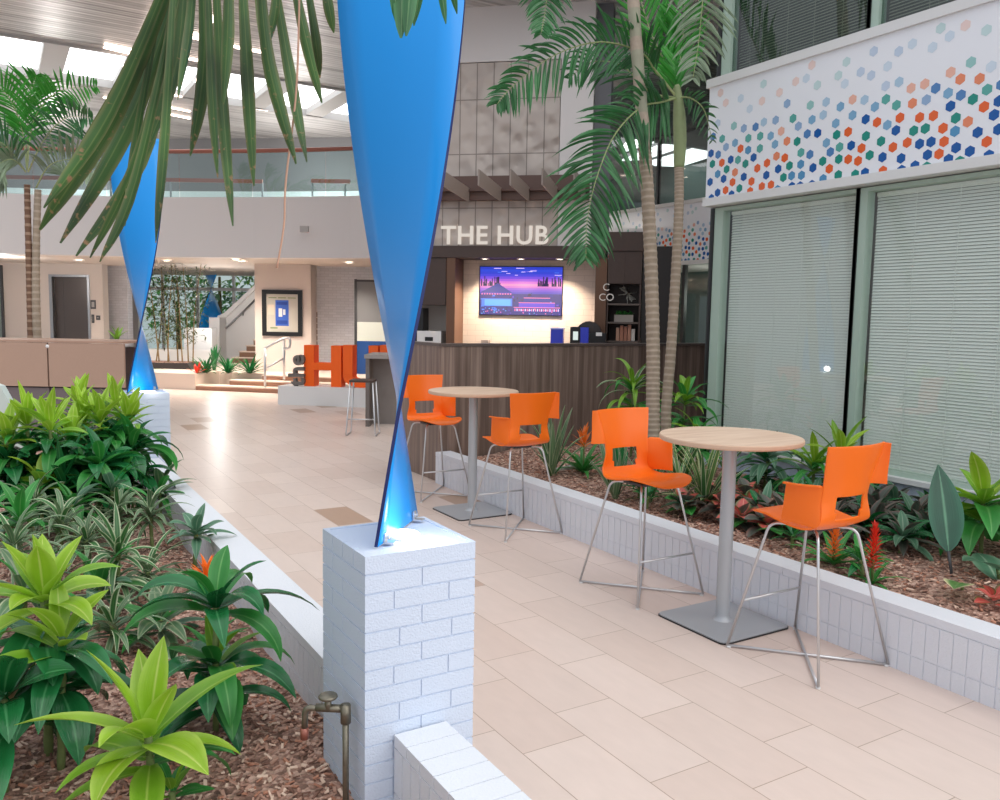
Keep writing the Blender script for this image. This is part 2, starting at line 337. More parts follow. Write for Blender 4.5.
def thing(name, loc, label, cat, group=None):
    o = bpy.data.objects.new(name, None); COL.objects.link(o); o.location = loc; o.empty_display_size = .1
    return tag(o, label, cat, group)
def struct(o): o['kind'] = 'structure'; return o
def rnd(a, b): return random.uniform(a, b)
def kids(o): return [c for c in COL.objects if c.parent == o]
def dup(o, parent=None):
    c = o.copy(); COL.objects.link(c); c.parent = parent
    for ch in kids(o): dup(ch, c)
    return c
def roundpath(P, r, n=5):
    P = [Vector(p) for p in P]; out = [P[0]]
    for i in range(1, len(P)-1):
        a, b, c = P[i-1], P[i], P[i+1]; d1 = (a-b); d2 = (c-b); rr = min(r, d1.length*.45, d2.length*.45)
        p1 = b+d1.normalized()*rr; p2 = b+d2.normalized()*rr
        for k in range(n+1): t = k/n; out.append(p1*(1-t)**2+b*2*t*(1-t)+p2*t*t)
    return out+[P[-1]]
def spline(P, n=8):
    P = [Vector(p) for p in P]; out = []
    for i in range(len(P)-1):
        p0 = P[max(i-1, 0)]; p1 = P[i]; p2 = P[i+1]; p3 = P[min(i+2, len(P)-1)]
        for k in range(n):
            t = k/n; out.append(.5*((2*p1)+(p2-p0)*t+(2*p0-5*p1+4*p2-p3)*t*t+(3*p1-p0-3*p2+p3)*t**3))
    return out+[P[-1]]
def textmesh(body, size, depth, o, ax, ay, mats, name, spacing=1.0, bold=0, parent=None, align='LEFT'):
    c = bpy.data.curves.new(name, 'FONT'); c.body = body; c.size = size; c.extrude = depth/2; c.space_character = spacing; c.offset = bold; c.align_x = align; c.resolution_u = 4
    t = bpy.data.objects.new('tmp', c); COL.objects.link(t); bpy.context.view_layer.update()
    me = bpy.data.meshes.new_from_object(t.evaluated_get(bpy.context.evaluated_depsgraph_get())); bpy.data.objects.remove(t)
    ax = Vector(ax).normalized(); ay = Vector(ay).normalized(); az = ax.cross(ay); mm = Matrix((ax, ay, az)).transposed().to_4x4()
    me.transform(mm); me.name = name
    me.materials.clear(); me.materials.append(mats)
    ob = bpy.data.objects.new(name, me); COL.objects.link(ob); ob.location = Vector(o)-(Vector(parent.location) if parent else Vector())
    if parent: ob.parent = parent
    return ob
class Frame:
    """vertical wall frame: origin on the wall, s to the right along angle a, n towards the viewer, z up"""
    def __init__(f, o, a):
        f.o = Vector((o[0], o[1], 0)); f.s = Vector((math.cos(a), math.sin(a), 0)); f.n = Vector((math.sin(a), -math.cos(a), 0))
    def p(f, s, n, z): return f.o+f.s*s+f.n*n+Vector((0, 0, z))
    def hit(f, x, y, n=0):
        d = ray(x, y); q = EYE+d*(((f.o+f.n*n-EYE).dot(f.n))/d.dot(f.n)); return (q-f.o).dot(f.s), q.z
    def rect(f, x0, y0, x1, y1, n=0):
        xm, ym = (x0+x1)/2, (y0+y1)/2
        s0, s1 = sorted((f.hit(x0, ym, n)[0], f.hit(x1, ym, n)[0])); z0, z1 = sorted((f.hit(xm, y0, n)[1], f.hit(xm, y1, n)[1]))
        return s0, z0, s1, z1
    def box(f, mb, s0, z0, s1, z1, n=0, t=.02, m=0):
        """front face at n, thickness t behind it"""
        mb.obox(f.p(s0, n-t, z0), f.s*(s1-s0), f.n*t, (0, 0, z1-z0), m)
    def pbox(f, mb, x0, y0, x1, y1, n=0, t=.02, m=0): f.box(mb, *f.rect(x0, y0, x1, y1, n), n, t, m)
VA = -YAW
def vframe(d, x=500): q = atd(x, 320, d); return Frame(q, VA)

# ------------------------------------------------------------------ floor, soil, mulch
mb = MB(); mb.face([(-6, -3, 0), (20, -3, 0), (20, 40, 0), (-6, 40, 0)]); struct(mb.build('floor', FLOOR))
WX = 6.25
def soilL(x, y): return .035+.02*math.sin(x*5+y*3)+.012*math.sin(y*9+x*4)+.02*max(0, y-3)*.3
def soilR(x, y): return .262+.018*math.sin(x*6+y*2)+.012*math.sin(y*8+x*3)+.02*(x-4)
def bed(name, x0, x1, y0, y1, fz, nx, ny):
    mb = MB(); P = [[(x0+(x1-x0)*i/nx, y0+(y1-y0)*j/ny, fz(x0+(x1-x0)*i/nx, y0+(y1-y0)*j/ny)) for i in range(nx+1)] for j in range(ny+1)]
    mb.grid(P); o = mb.build(name, MULCH, smooth=True); return struct(o)
bed('soil_bed_left', -1.6, 1.125, .8, 11.5, soilL, 30, 90)
bed('soil_bed_right', 4.03, WX-.16, .7, 7.72, soilR, 24, 70)
def chips(name, n, fx, fz, label):
    mb = MB()
    for _ in range(n):
        x, y = fx(); z = fz(x, y)+rnd(.0, .012); a = rnd(0, 6.28); L = rnd(.012, .04); w = rnd(.006, .014); h = rnd(.003, .007); tl = rnd(-.5, .5)
        ax = Vector((math.cos(a)*math.cos(tl), math.sin(a)*math.cos(tl), math.sin(tl))); ay = Vector((-math.sin(a), math.cos(a), rnd(-.5, .5))).normalized()
        mb.obox(Vector((x, y, z))-ax*L/2-ay*w/2, ax*L, ay*w, ax.cross(ay)*h, m=random.choice((0, 1, 1, 2, 3)))
    tag(mb.build(name, CHIPS), label, 'mulch', kind='stuff')
chips('bark_mulch', 7000, lambda: (rnd(-.1, 1.11), 1.3+5.2*random.random()**1.4), soilL, 'brown bark mulch covering the left planting bed')
chips('bark_mulch', 7500, lambda: (rnd(4.09, WX-.18), rnd(1.4, 7.6)), soilR, 'brown bark mulch covering the right planting bed')

# ------------------------------------------------------------------ painted brick planter walls
def soldier_wall(name, x0, x1, y0, y1, h, faces, headers=False, cap=.045, low=.1):
    mb = MB(); e = .004
    mb.box(x0+e, y0+e, -.02, x1-e, y1-e, h-e)
    pit = .07; n = round((y1-y0)/pit); pit = (y1-y0)/n
    for sx in faces:
        xa, xb = (x0, x0+.03) if sx < 0 else (x1-.03, x1)
        for k in range(n):
            ya, yb = y0+k*pit+.003, y0+(k+1)*pit-.003
            mb.box(xa, ya, low+.003, xb, yb, h-cap-.003); mb.box(xa, ya, 0, xb, yb, low-.003)
    for yy in (y0, y1-.03):
        m_ = round((x1-x0)/.07)
        for k in range(m_):
            xa = x0+(x1-x0)*k/m_; mb.box(xa+.003, yy, low+.003, xa+(x1-x0)/m_-.003, yy+.03, h-cap-.003)
    if headers:
        nn = round((y1-y0)/.1)
        for k in range(nn): mb.box(x0, y0+(y1-y0)*k/nn+.003, h-cap+.002, x1, y0+(y1-y0)*(k+1)/nn-.003, h)
    else:
        nn = max(1, round((y1-y0)/2.4))
        for k in range(nn): mb.box(x0-.001, y0+(y1-y0)*k/nn+.0015, h-cap+.002, x1+.001, y0+(y1-y0)*(k+1)/nn-.0015, h)
    return struct(mb.build(name, WBRICK2))
o = soldier_wall('planter_wall_right', 3.86, 4.035, .9, 7.73, .33, (-1,))
for v in o.data.vertices: v.co.x += (v.co.y-2.2)*.0076
soldier_wall('planter_wall_left', 1.125, 1.325, 2.955, 8.655, .31, (-1, 1))
soldier_wall('planter_wall_front', 1.125, 1.325, .8, 2.525, .31, (-1,), headers=True)
soldier_wall('planter_wall_back', 1.125, 1.325, 9.085, 11.4, .31, (-1, 1))
def pillar(name, x0, x1, y0, y1, h):
    mb = MB(); e = .004; mb.box(x0+e, y0+e, -.02, x1-e, y1-e, h-.003)
    c = .0667; nc = int(h/c)+1
    for i in range(nc):
        zt = h-i*c; zb = max(0, zt-c+.006)
        if zt < .02: break
        for f in range(4):
            w = (x1-x0) if f % 2 == 0 else (y1-y0)
            if i == 0: cuts = [0, w*.25, w*.5, w*.75, w] if f % 2 else [0, w]
            elif i % 2: cuts = [0, w*.5, w] if f % 2 == 0 else [0, w*.75, w]
            else: cuts = [0, w*.25, w*.75, w] if f % 2 == 0 else [0, w*.5, w]
            if i in (4, 8) and f % 2 == 0: cuts = [0, w*.3, w*.78, w]
            for a, b in zip(cuts, cuts[1:]):
                if f % 2: a, b = max(a, .02), min(b, w-.02)
                if 0 < a: a += .0025 if a > .021 else 0
                if b < w-.021: b -= .0025
                if f == 0: mb.box(x0+a, y0, zb, x0+b, y0+.02, zt)
                elif f == 2: mb.box(x0+a, y1-.02, zb, x0+b, y1, zt)
                elif f == 1: mb.box(x1-.02, y0+a, zb, x1, y0+b, zt)
                else: mb.box(x0, y0+a, zb, x0+.02, y0+b, zt)
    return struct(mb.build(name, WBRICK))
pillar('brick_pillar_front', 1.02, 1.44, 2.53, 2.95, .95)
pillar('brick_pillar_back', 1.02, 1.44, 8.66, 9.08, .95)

# ------------------------------------------------------------------ twisted blue blades with their floor lights
def blade(name, x, y, z0, z1, W, edge_on, rate, label, thick=.012, low=None):
    """flat strip twisting about its vertical axis; at height edge_on its plane contains the line of sight"""
    t = thing(name, (x, y, z0), label, 'sculpture', 'twisted blue blades')
    view = math.atan2(y, x); n = 90; mb = MB(); rows = []
    for i in range(n+1):
        z = z0+(z1-z0)*i/n; a = view+(rate if z > edge_on else low or rate)*(z-edge_on); d = Vector((math.cos(a), math.sin(a), 0)); q = Vector((-d.y, d.x, 0))
        w = W/2; c = Vector((x, y, z)); rows.append([c+d*w*s+q*thick/2 for s in (-1, -.6, -.2, .2, .6, 1)]+[c+d*w*s-q*thick/2 for s in (1, .6, .2, -.2, -.6, -1)])
    b = mb.grid(rows, close=True)
    for k, f in enumerate(mb.f):
        if k % 12 in (5, 11): mb.mi[k] = 1
    mb.f.append(tuple(range(b+n*12, b+n*12+12))); mb.mi.append(1); mb.uv.append([(0, 0)]*12)
    mb.build('twisted_strip', [BLUE, NAVY], t, smooth=False)
    o = kids(t)[0]
    for p in o.data.polygons: p.use_smooth = p.index % 12 not in (5, 11)
    for s in (-1, 1):
        a = view+(low or rate)*(z0-edge_on); d = Vector((math.cos(a), math.sin(a), 0)); q = Vector((-d.y, d.x, 0)); c = Vector((x, y, z0))+d*s*W*.36-q*.012
        br = MB(); br.obox(c-d*.018-q*.035, d*.036, q*.035, (0, 0, .006)); br.obox(c-d*.014-q*.003, d*.028, q*.006, (0, 0, .035)); br.tube([c-q*.014+Vector((0, 0, .02)), c+q*.004+Vector((0, 0, .02))], .006)
        br.build('mounting_bracket', CHROME, t)
    return t
def uplight(x, y, z, r, label, en=1.3):
    t = thing('uplight', (x, y, z), label, 'light', 'round lights at the foot of the blades')
    mb = MB(); mb.lathe([(0, 0), (r, 0), (r, .008), (r*.92, .011)], (x, y, z), 28); mb.build('housing', WHITE, t, True)
    mb = MB(); mb.lathe([(r*.92, .0108), (r*.5, .015), (0.001, .016)], (x, y, z), 28); mb.build('lens', emis('uplight_lens', (1, .97, .92, 1), 5), t, True)
    l = bpy.data.lights.new('uplight_lamp', 'POINT'); l.energy = en; l.color = (1, .93, .85); l.shadow_soft_size = .05
    lo = bpy.data.objects.new('uplight_lamp', l); COL.objects.link(lo); lo.location = (.03, -.12, .07); lo.parent = t
blade('twisted_blade', 1.248, 2.776, .956, 3.6, .468, 1.42, math.radians(49), 'large twisted blue blade rising from the front white brick pillar', low=math.radians(40))
uplight(atz(402, 536, .95).x, atz(402, 536, .95).y, .95, .066, 'round white uplight on top of the front brick pillar beside the blue blade')
blade('twisted_blade', 1.225, 8.87, .956, 3.42, .48, 1.62, math.radians(54), 'twisted blue blade on the far white pillar behind the planting')
uplight(1.25, 8.77, .95, .085, 'round white uplight on top of the far brick pillar')

# ------------------------------------------------------------------ water tap by the front pillar
def tap():
    X = .978; Y = 2.60; Z = .055
    t = thing('garden_tap', (X, Y, .0), 'old metal water tap on a standpipe beside the front white pillar', 'tap')
    def B(name): return MB()
    m = MB(); m.tube([(X, Y, -.01), (X, Y, .34+Z)], .011, 10); m.build('standpipe', BRASS, t, True)
    m = MB(); m.tube([(X, Y, .30+Z), (X, Y, .365+Z)], .018, 10); m.tube([(X+.015, Y, .345+Z), (X-.085, Y+.06, .35+Z)], .014, 10); m.tube([(X-.05, Y+.035, .34+Z), (X-.05, Y+.035, .385+Z)], .012, 8); m.build('valve_body', BRASS, t, True)
    m = MB(); m.tube(roundpath([(X-.07, Y+.05, .345+Z), (X-.115, Y+.08, .35+Z), (X-.118, Y+.083, .27+Z)], .03), .011, 10); m.build('spout', BRASS, t, True)
    m = MB(); m.lathe([(.0, 0), (.03, .002), (.034, .008), (.03, .014), (0, .016)], (X-.05, Y+.035, .383+Z), 12); m.build('handle', BRASS, t, True)
    m = MB(); m.tube([(X-.118, Y+.083, .275+Z), (X-.118, Y+.083, .235+Z)], .015, 10); m.build('hose_fitting', COPPER, t, True)
tap()

# ------------------------------------------------------------------ tables and stools
def table(x, y, label):
    t = thing('high_table', (x, y, 0), label, 'table', 'round high tables'); h = 1.098
    m = MB(); s = .272; c = .04; pts = []
    for cx, cy, a0 in ((s-c, s-c, 0), (-s+c, s-c, 90), (-s+c, -s+c, 180), (s-c, -s+c, 270)):
        for k in range(5): a = math.radians(a0+k*22.5); pts.append((cx+c*math.cos(a), cy+c*math.sin(a)))
    m.prism(pts, (x, y, 0), (1, 0, 0), (0, 1, 0), (0, 0, .008), m=1)
    m.prism([(u*.985, v*.985) for u, v in pts], (x, y, .008), (1, 0, 0), (0, 1, 0), (0, 0, .006)); m.build('base_plate', [STEEL, BLACK], t)
    m = MB(); m.lathe([(.058, .014), (.042, .03), (.04, .05), (.04, h-.036)], (x, y, 0), 28); m.build('column', STEEL, t, True)
    m = MB(); m.box(x-.22, y-.03, h-.04, x+.22, y+.03, h-.03); m.box(x-.03, y-.22, h-.04, x+.03, y+.22, h-.03); m.build('top_bracket', DARKG, t)
    R = .402; m = MB(); m.lathe([(0, h-.03), (R-.012, h-.03), (R-.003, h-.027), (R, h-.02), (R, h-.005), (R-.005, h), (0, h)], (x, y, 0), 64, m=0)
    for k in range(len(m.f)):
        if 64 <= k < 64*5: m.mi[k] = 1
    o = m.build('tabletop', [MAPLE, mat('maple_edge', srgb(206, 172, 146), .5)], t)
    return t
table(3.575, 3.35, 'round pale wood high table in the foreground, between the two nearest orange stools')
table(3.612, 6.42, 'round pale wood high table farther back, between the two far orange stools')

def stool_shell():
    prof = [(.288, -.034), (.285, -.028), (.27, -.014), (.235, .0), (.18, .002), (.10, -.006), (0, -.024), (-.09, -.034), (-.15, -.024), (-.19, .012), (-.212, .085), (-.226, .17), (-.24, .25), (-.258, .33), (-.274, .405)]
    hw = [.05, .09, .14, .185, .213, .226, .228, .222, .21, .194, .18, .178, .188, .204, .216]
    P = spline([(0, a, b) for a, b in prof], 4); HW = [v.x for v in spline([(h, 0, 0) for h in hw], 4)]; assert len(P) == len(HW)
    nu = 24; mb = MB(); rows = []
    for i, p in enumerate(P):
        k = max(0, min(1, (p.z-.0)/.12)); row = []
        for j in range(nu+1):
            u = -1+2*j/nu
            row.append(Vector((u*HW[i], p.y+k*.045*u*u, p.z+(1-k)*.014*u*u*max(0, min(1, (.24-p.y)/.12)))))
        rows.append(row)
    b = len(mb.v); 
    for r in rows: mb.v += [tuple(q) for q in r]
    for i in range(len(rows)-1):
        zc = (P[i].z+P[i+1].z)/2
        for j in range(nu):
            u = -1+2*(j+.5)/nu
            if P[i].y < -.15 and .03 < zc < .158 and abs(u) < .62-.9*abs(zc-.158): continue
            mb.f.append((b+i*(nu+1)+j, b+i*(nu+1)+j+1, b+(i+1)*(nu+1)+j+1, b+(i+1)*(nu+1)+j)); mb.mi.append(0); mb.uv.append([(0, 0)]*4)
    def edge(z, side):
        for i in range(len(P)-1):
            if P[i].y < -.12 and P[i].z <= z <= P[i+1].z:
                t = (z-P[i].z)/max(1e-6, P[i+1].z-P[i].z); a = rows[i][0 if side < 0 else nu]; c = rows[i+1][0 if side < 0 else nu]; return a.lerp(c, t)
        return rows[-1][0 if side < 0 else nu]
    # forward arm on the sitter's left: wall from the seat edge up to arm height, rim turned outward
    G = []
    for k in range(9):
        z = -.005+.205*k/8; e = edge(z, -1); yf = -.0-.03*(k/8); row = []
        for j in range(11):
            t = j/10; x = e.x*(1-t)**1+(-.243-.012*k/8)*t-.02*math.sin(math.pi*t)*(k/8)
            y = e.y*(1-t)+yf*t; zz = z*(1)+(.012*(1-k/8))*math.sin(t*math.pi/2); row.append(Vector((x, y, zz)))
        G.append(row)
    G.append([q+Vector((-.016, 0, .006)) for q in G[-1]]); G.append([q+Vector((-.014, 0, -.001)) for q in G[-1]])
    mb.grid(G)
    # flared hook on the sitter's right, upper half only
    G = []
    for k in range(9):
        z = .19+.213*k/8; e = edge(z, 1); out = .080-.062*(k/8); row = []
        for j in range(7):
            t = j/6; row.append(e+Vector((out*t, -.035*t*t*(1-.5*k/8)-.01*t, -.004*t)))
        G.append(row)
    mb.grid(G)
    return mb
def make_stool():
    t = thing('bar_stool', (0, 0, 0), None, 'stool', 'orange bar stools'); SH = .755; r = .0075
    o = stool_shell().build('seat_shell', ORANGE, t, True); o.location = (0, 0, SH)
    md = o.modifiers.new('solid', 'SOLIDIFY'); md.thickness = .009; md.offset = 0
    md = o.modifiers.new('bev', 'BEVEL'); md.width = .002; md.segments = 2
    zs = SH-.05
    for sx in (-1, 1):
        for sy in (-1, 1):
            m = MB(); m.tube(roundpath([(sx*.06, sy*.05, zs), (sx*.15, sy*.15, zs), (sx*.272, sy*.292, r+.004)], .05, 6), r, 8); m.build('leg', CHROME, t, True)
            m = MB(); m.lathe([(0, 0), (.012, 0), (.012, .008), (0, .01)], (sx*.266, sy*.286, 0), 10); m.build('foot_glide', WHITE, t, True)
    for s in (-1, 1):
        m = MB(); m.tube([(-.272*s, -.292, r+.004), (0, 0, r+.004), (.272*s, .292, r+.004)], r, 8); m.build('base_bar', CHROME, t, True)
    f = .37; m = MB(); q = .15+.118*(zs-.27)/zs; w = .15+.138*(zs-.27)/zs; m.tube([(-q, w, .27), (q, w, .27)], r*.95, 8); m.build('footrest', CHROME, t, True)
    m = MB(); m.box(-.1, -.09, zs-.006, .1, .09, zs+.012); m.build('seat_mount', DARKG, t)
    return t
S0 = make_stool()
for i, (x, y, rz, lab) in enumerate(((3.585, 2.77, 0, 'nearest orange bar stool, its back to us, right of the near round table'),
    (3.535, 4.03, 180, 'orange bar stool facing us on the far side of the near round table'),
    (3.612, 5.69, 0, 'orange bar stool with its back to us, right of the far round table'),
    (3.628, 7.24, 180, 'orange bar stool farthest away, between the far round table and the wooden counter'))):
    o = S0 if i == 0 else dup(S0); o.location = (x, y, 0); o.rotation_euler = (0, 0, math.radians(rz)); o['label'] = lab

# ------------------------------------------------------------------ right-hand window wall with the dotted panel
FR = Frame((WX, 6.22), -math.pi/2)          # s runs towards the viewer along -Y, n points to -X
def sY(y): return 6.22-y
SILL = .51
mb = MB(); FR.box(mb, -.0, 0, 5.6, .47, -.004, .2)
n = 80
for k in range(n): FR.box(mb, 5.6*k/n+.003, .02, 5.6*(k+1)/n-.003, .465, 0, .02)
struct(mb.build('wall_right', WBRICK))
mb = MB(); FR.box(mb, 0, .47, 5.6, SILL, .05, .22); struct(mb.build('trim_1', WHITE))
def window(n, s0, s1, z0, z1, slat, glass, drop=0, tilt=1.12, backcol=None):
    root = thing('window_%d' % n, FR.p(s0, 0, z0), None, None); root['kind'] = 'structure'
    m = MB(); j = .115 if s0 < .1 else .07; FR.box(m, s0, z0, s0+j, z1, -.02, .1); FR.box(m, s0+j, z1-.035, s1-.03, z1, -.02, .1); FR.box(m, s0+j, z0, s1-.03, z0+.035, -.02, .1); m.build('frame', JAMB, root)
    m = MB(); FR.box(m, s1-.035, z0, s1, z1, -.01, .11); FR.box(m, s0-.03, z0, s0-.002, z1, -.01, .11); m.build('black_gasket', BLACK, root)
    m = MB(); FR.box(m, s0+j, z0+.035, s1-.03, z1-.035, -.055, .006); m.build('pane', glass, root)
    m = MB(); p = .026; a = s0+j+.02; b = s1-.05; k = 0; z = z1-.07
    while z > z0+.05+drop:
        w = .013; dn = math.cos(tilt)*w; dz = math.sin(tilt)*w
        m.face([FR.p(a, -.13+dn, z-dz), FR.p(b, -.13+dn, z-dz), FR.p(b, -.13-dn, z+dz), FR.p(a, -.13-dn, z+dz)]); z -= p
    FR.box(m, a, z1-.07, b, z1-.04, -.115, .04); FR.box(m, a, z-.005, b, z+.012, -.12, .025)
    for q in range(1, 5): s = a+(b-a)*q/5; FR.box(m, s-.002, z, s+.002, z1-.05, -.112, .003)
    m.build('venetian_blind', slat, root)
W_LO = [(0.0, 1.665), (1.665, 3.6), (3.6, 5.4)]
for i, (a, b) in enumerate(W_LO): window(i+1, a, b, SILL, 2.88, SLAT, GLASS, 0)
for i, (a, b) in enumerate(W_LO): window(i+4, a, b, 4.13, 6.6, SLATD, GLASSD, 0, .75)
mb = MB(); FR.box(mb, -.0, .5, 5.6, 7.2, -.42, .05); struct(mb.build('wall_right_room', mat('room_behind', srgb(150, 150, 146), .8)))
# return wall at the corner of the window wall
mb = MB(); mb.box(WX+.1, 6.26, 0, 12.2, 6.36, 2.9); mb.box(WX+.1, 6.26, 4.12, 12.2, 6.36, 7.2); struct(mb.build('wall_return', mat('charcoal_wall', srgb(58, 62, 62), .6)))
mb = MB(); mb.box(WX+.14, 1.0, 2.93, 12, 6.3, 4.1); struct(mb.build('floor_slab_right', PLASTER))
# dotted panel
HEXC = [(236, 104, 50), (24, 92, 168), (36, 146, 132), (86, 150, 196)]
def hexmats(pref, bg=(242, 244, 250)):
    out = []
    for ci, c in enumerate(HEXC):
        for k, f in enumerate((1, .72, .42, .2)): out.append(mat('%s_%d_%d' % (pref, ci, k), srgb(*[bg[q]*(1-f)+c[q]*f for q in range(3)]), .25))
    return out
HM = hexmats('hexagon')
def dotted(name, fr, s0, s1, z0, z1, nn, r, pitch, base, dens, seed, edge_s):
    rr = random.Random(seed); m = MB(); fr.box(m, s0, z0, s1, z1, nn, .06)
    row = 0; z = z0-.02; rh = pitch*.80; placed = []
    for it in range(60000):
        if len(placed) > 520: break
        s = rr.uniform(s0+r, s1-r); zz = rr.uniform(z0-.02, z1-.05); t = (zz-z0)/(z1-z0)
        q = (s-s0)/(s1-s0)
        reach = .30+.05*q
        pr = 1.0 if t < reach else (max(0, 1-(t-reach)/.42))**3
        pr = max(pr, .004 if t < .95 else 0)
        if rr.random() > pr*dens: continue
        if any((s-a)**2+(zz-b)**2 < (pitch*.82+.02*t)**2 for a, b in placed): continue
        placed.append((s, zz))
        ci = rr.choice((0, 0, 0, 1, 1, 1, 2, 2, 3)) if t < .45 else rr.choice((0, 1, 2, 3, 3))
        fi = min(3, max(0, int((t-.30)/.13)+(rr.random() < .2)))
        poly = [(s+r*math.cos(math.pi/6+k*math.pi/3), zz+r*math.sin(math.pi/6+k*math.pi/3)) for k in range(6)]
        out = []
        for k in range(6):                       # clip at the panel's lower edge
            a, b = poly[k], poly[(k+1) % 6]
            if a[1] >= z0: out.append(a)
            if (a[1] >= z0) != (b[1] >= z0): u = (z0-a[1])/(b[1]-a[1]); out.append((a[0]+u*(b[0]-a[0]), z0))
        if len(out) > 2: m.face([fr.p(a, nn+.0015, b) for a, b in out], m=1+ci*4+fi)
    return m.build(name, [base]+HM)
PANELW = mat('gloss_white_panel', srgb(242, 244, 250), .18)
pz0, pz1 = 2.965, 4.04
o = dotted('wall_panel_right', FR, -.02, 5.6, pz0, pz1, .10, .042, .108, PANELW, 1.0, 3, 0); struct(o)
m = MB(); FR.box(m, -.04, pz1, 5.6, 4.12, .13, .2); FR.box(m, -.04, 2.89, 5.6, pz0, .12, .2); struct(m.build('trim_2', WHITE))

# ------------------------------------------------------------------ far right: recessed wall with a second dotted band, glazing above and below
FX = Frame((12.0, 20.0), -math.pi/2)
o = dotted('wall_panel_far', FX, 2.2, 10.5, 2.95, 4.1, .0, .04, .105, PANELW, 1.0, 5, 0); struct(o)
m = MB(); FX.box(m, 0, 4.08, 13.6, 4.15, .04, .2); FX.box(m, 0, 2.87, 13.6, 2.95, .03, .2); struct(m.build('trim_3', WHITE))
root = thing('window_8', (12, 16, 4.15), None, None); root['kind'] = 'structure'
m = MB(); FX.box(m, 0, 4.15, 13.6, 6.9, -.02, .012); m.build('pane', GLASSD, root)
m = MB()
for s in (2.6, 4.5, 6.4, 8.3): FX.box(m, s-.03, 4.15, s+.03, 6.9, .0, .08)
FX.box(m, 0, 5.5, 13.6, 5.55, .0, .06); m.build('mullion', BLACK, root)
root = thing('window_9', (12, 16, 0), None, None); root['kind'] = 'structure'
m = MB(); FX.box(m, 0, 0, 13.6, 2.87, -.02, .012); m.build('pane', GLASSD, root)
m = MB()
for s in (3.1, 5.2, 7.3): FX.box(m, s-.04, 0, s+.04, 2.87, .0, .08)
FX.box(m, 0, .95, 13.6, 1.03, .0, .06); m.build('mullion', BLACK, root)
m = MB(); FX.box(m, 0, 0, 13.6, 2.87, -2.0, .1); FX.box(m, 0, 4.1, 13.6, 7, -2.6, .1); struct(m.build('wall_far_right', mat('teal_grey_wall', srgb(92, 112, 108), .7)))
m = MB(); m.box(12.05, 6, 2.87, 15, 20, 4.1); struct(m.build('floor_slab_far', PLASTER))
for Q in ([(628, 141), (654, 143), (625, 152), (622, 149)], [(622, 161), (660, 146), (684, 147), (645, 160)], [(648, 163), (692, 150), (708, 153), (708, 158), (680, 167), (655, 166)], [(683, 168), (708, 162), (708, 173), (695, 171)]):  # glowing quads stand in for the skylight's reflection in the glass
    P_ = [atz(x, y, 5.5) for x, y in Q]; m = MB(); m.prism([(p.x, p.y) for p in P_], (0, 0, 5.5), (1, 0, 0), (0, 1, 0), (0, 0, .04)); o = m.build('skylight_reflection', SKYPANE); tag(o, 'glowing white panel imitating the skylight reflection in the upper glass at right', 'ceiling light', 'skylight reflection panels behind the upper glass')
m = MB(); m.box(12.1, 8, 5.541, 26, 34, 5.7); struct(m.build('ceiling_far', mat('ceiling_far_grey', srgb(120, 120, 118), .6)))

# ------------------------------------------------------------------ the tall wood counter
CY = 7.75; CZ = 1.462
root = thing('reception_counter', (3.95, CY, 0), 'tall counter clad in vertical dark wood behind the orange stools', 'counter')
m = MB(); m.box(3.95, CY, .0, 11.9, CY+.06, CZ-.03); m.build('front_panel', WOODP, root)
m = MB(); m.box(3.95, CY+.062, 0, 4.01, 8.75, CZ-.03); m.build('side_panel', WOODP, root)
m = MB(); m.box(3.94, CY-.012, CZ-.028, 11.9, CY+.12, CZ); m.box(3.94, CY+.12, CZ-.028, 4.06, 8.75, CZ); m.build('counter_top', mat('counter_top', srgb(96, 84, 80), .35), root)

# ------------------------------------------------------------------ coffee bar behind the counter
HA = math.radians(-42.0)
q = atd(520, 320, 14.3); HB = Frame(q, HA)
m = MB(); HB.pbox(m, 452, 240, 600, 400, -.62, .1); struct(m.build('wall_back', TILEW))
m = MB(); s0, z0, s1, z1 = HB.rect(415, 60, 559, 245, 0); HB.box(m, s0-.6, 2.9, s1, 6.0, 0, .12); struct(m.build('wall_back_upper', TILET))
m = MB(); s2 = HB.rect(559, 60, 592, 245, 0)[2]; HB.box(m, s1+.012, 2.9, s2, 6.95, .02, .14); HB.box(m, s0-.6, 6.012, s1+.01, 6.95, .02, .14); struct(m.build('wall_back_bulkhead', PLASTER))
m = MB(); s3 = HB.rect(592, 60, 609, 245, 0)[2]; HB.box(m, s2+.012, 2.9, s3, 6.95, -.1, .5); struct(m.build('wall_back_column', mat('slate_grey', srgb(98, 98, 102), .6)))
# fascia beam above the niche
sa = HB.hit(425, 242)[0]-.5; sb = HB.hit(606, 242)[0]
m = MB(); HB.box(m, sa, 2.76, sb, 2.96, .03, .68); o = m.build('fascia_beam', BROWN); tag(o, 'long dark brown fascia beam above the coffee bar niche, under the lettering', 'beam')
for i, (x, nm) in enumerate(((485, 'leftmost'), (521, 'second from left'), (560, 'third from left'), (603, 'rightmost'))):
    s, z = HB.hit(x, 248, -.18); c = HB.p(s, -.18, 2.755)
    t = thing('downlight', c, '%s of the four warm downlights under the brown beam' % nm, 'downlight', 'downlights under the brown beam')
    mm = MB(); mm.lathe([(.055, .004), (.075, .004), (.075, -.008), (.055, -.008)], c, 20); mm.build('trim_ring', WHITE, t, True)
    mm = MB(); mm.lathe([(.001, -.004), (.055, -.004)], c, 20); mm.build('lamp_face', LAMPWARM, t)
    l = bpy.data.lights.new('downlight_lamp', 'SPOT'); l.energy = 200; l.color = (1, .8, .62); l.spot_size = 2.0; l.spot_blend = .8; l.shadow_soft_size = .06
    lo = bpy.data.objects.new('downlight_lamp', l); COL.objects.link(lo); lo.parent = t; lo.location = (0, 0, -.03)
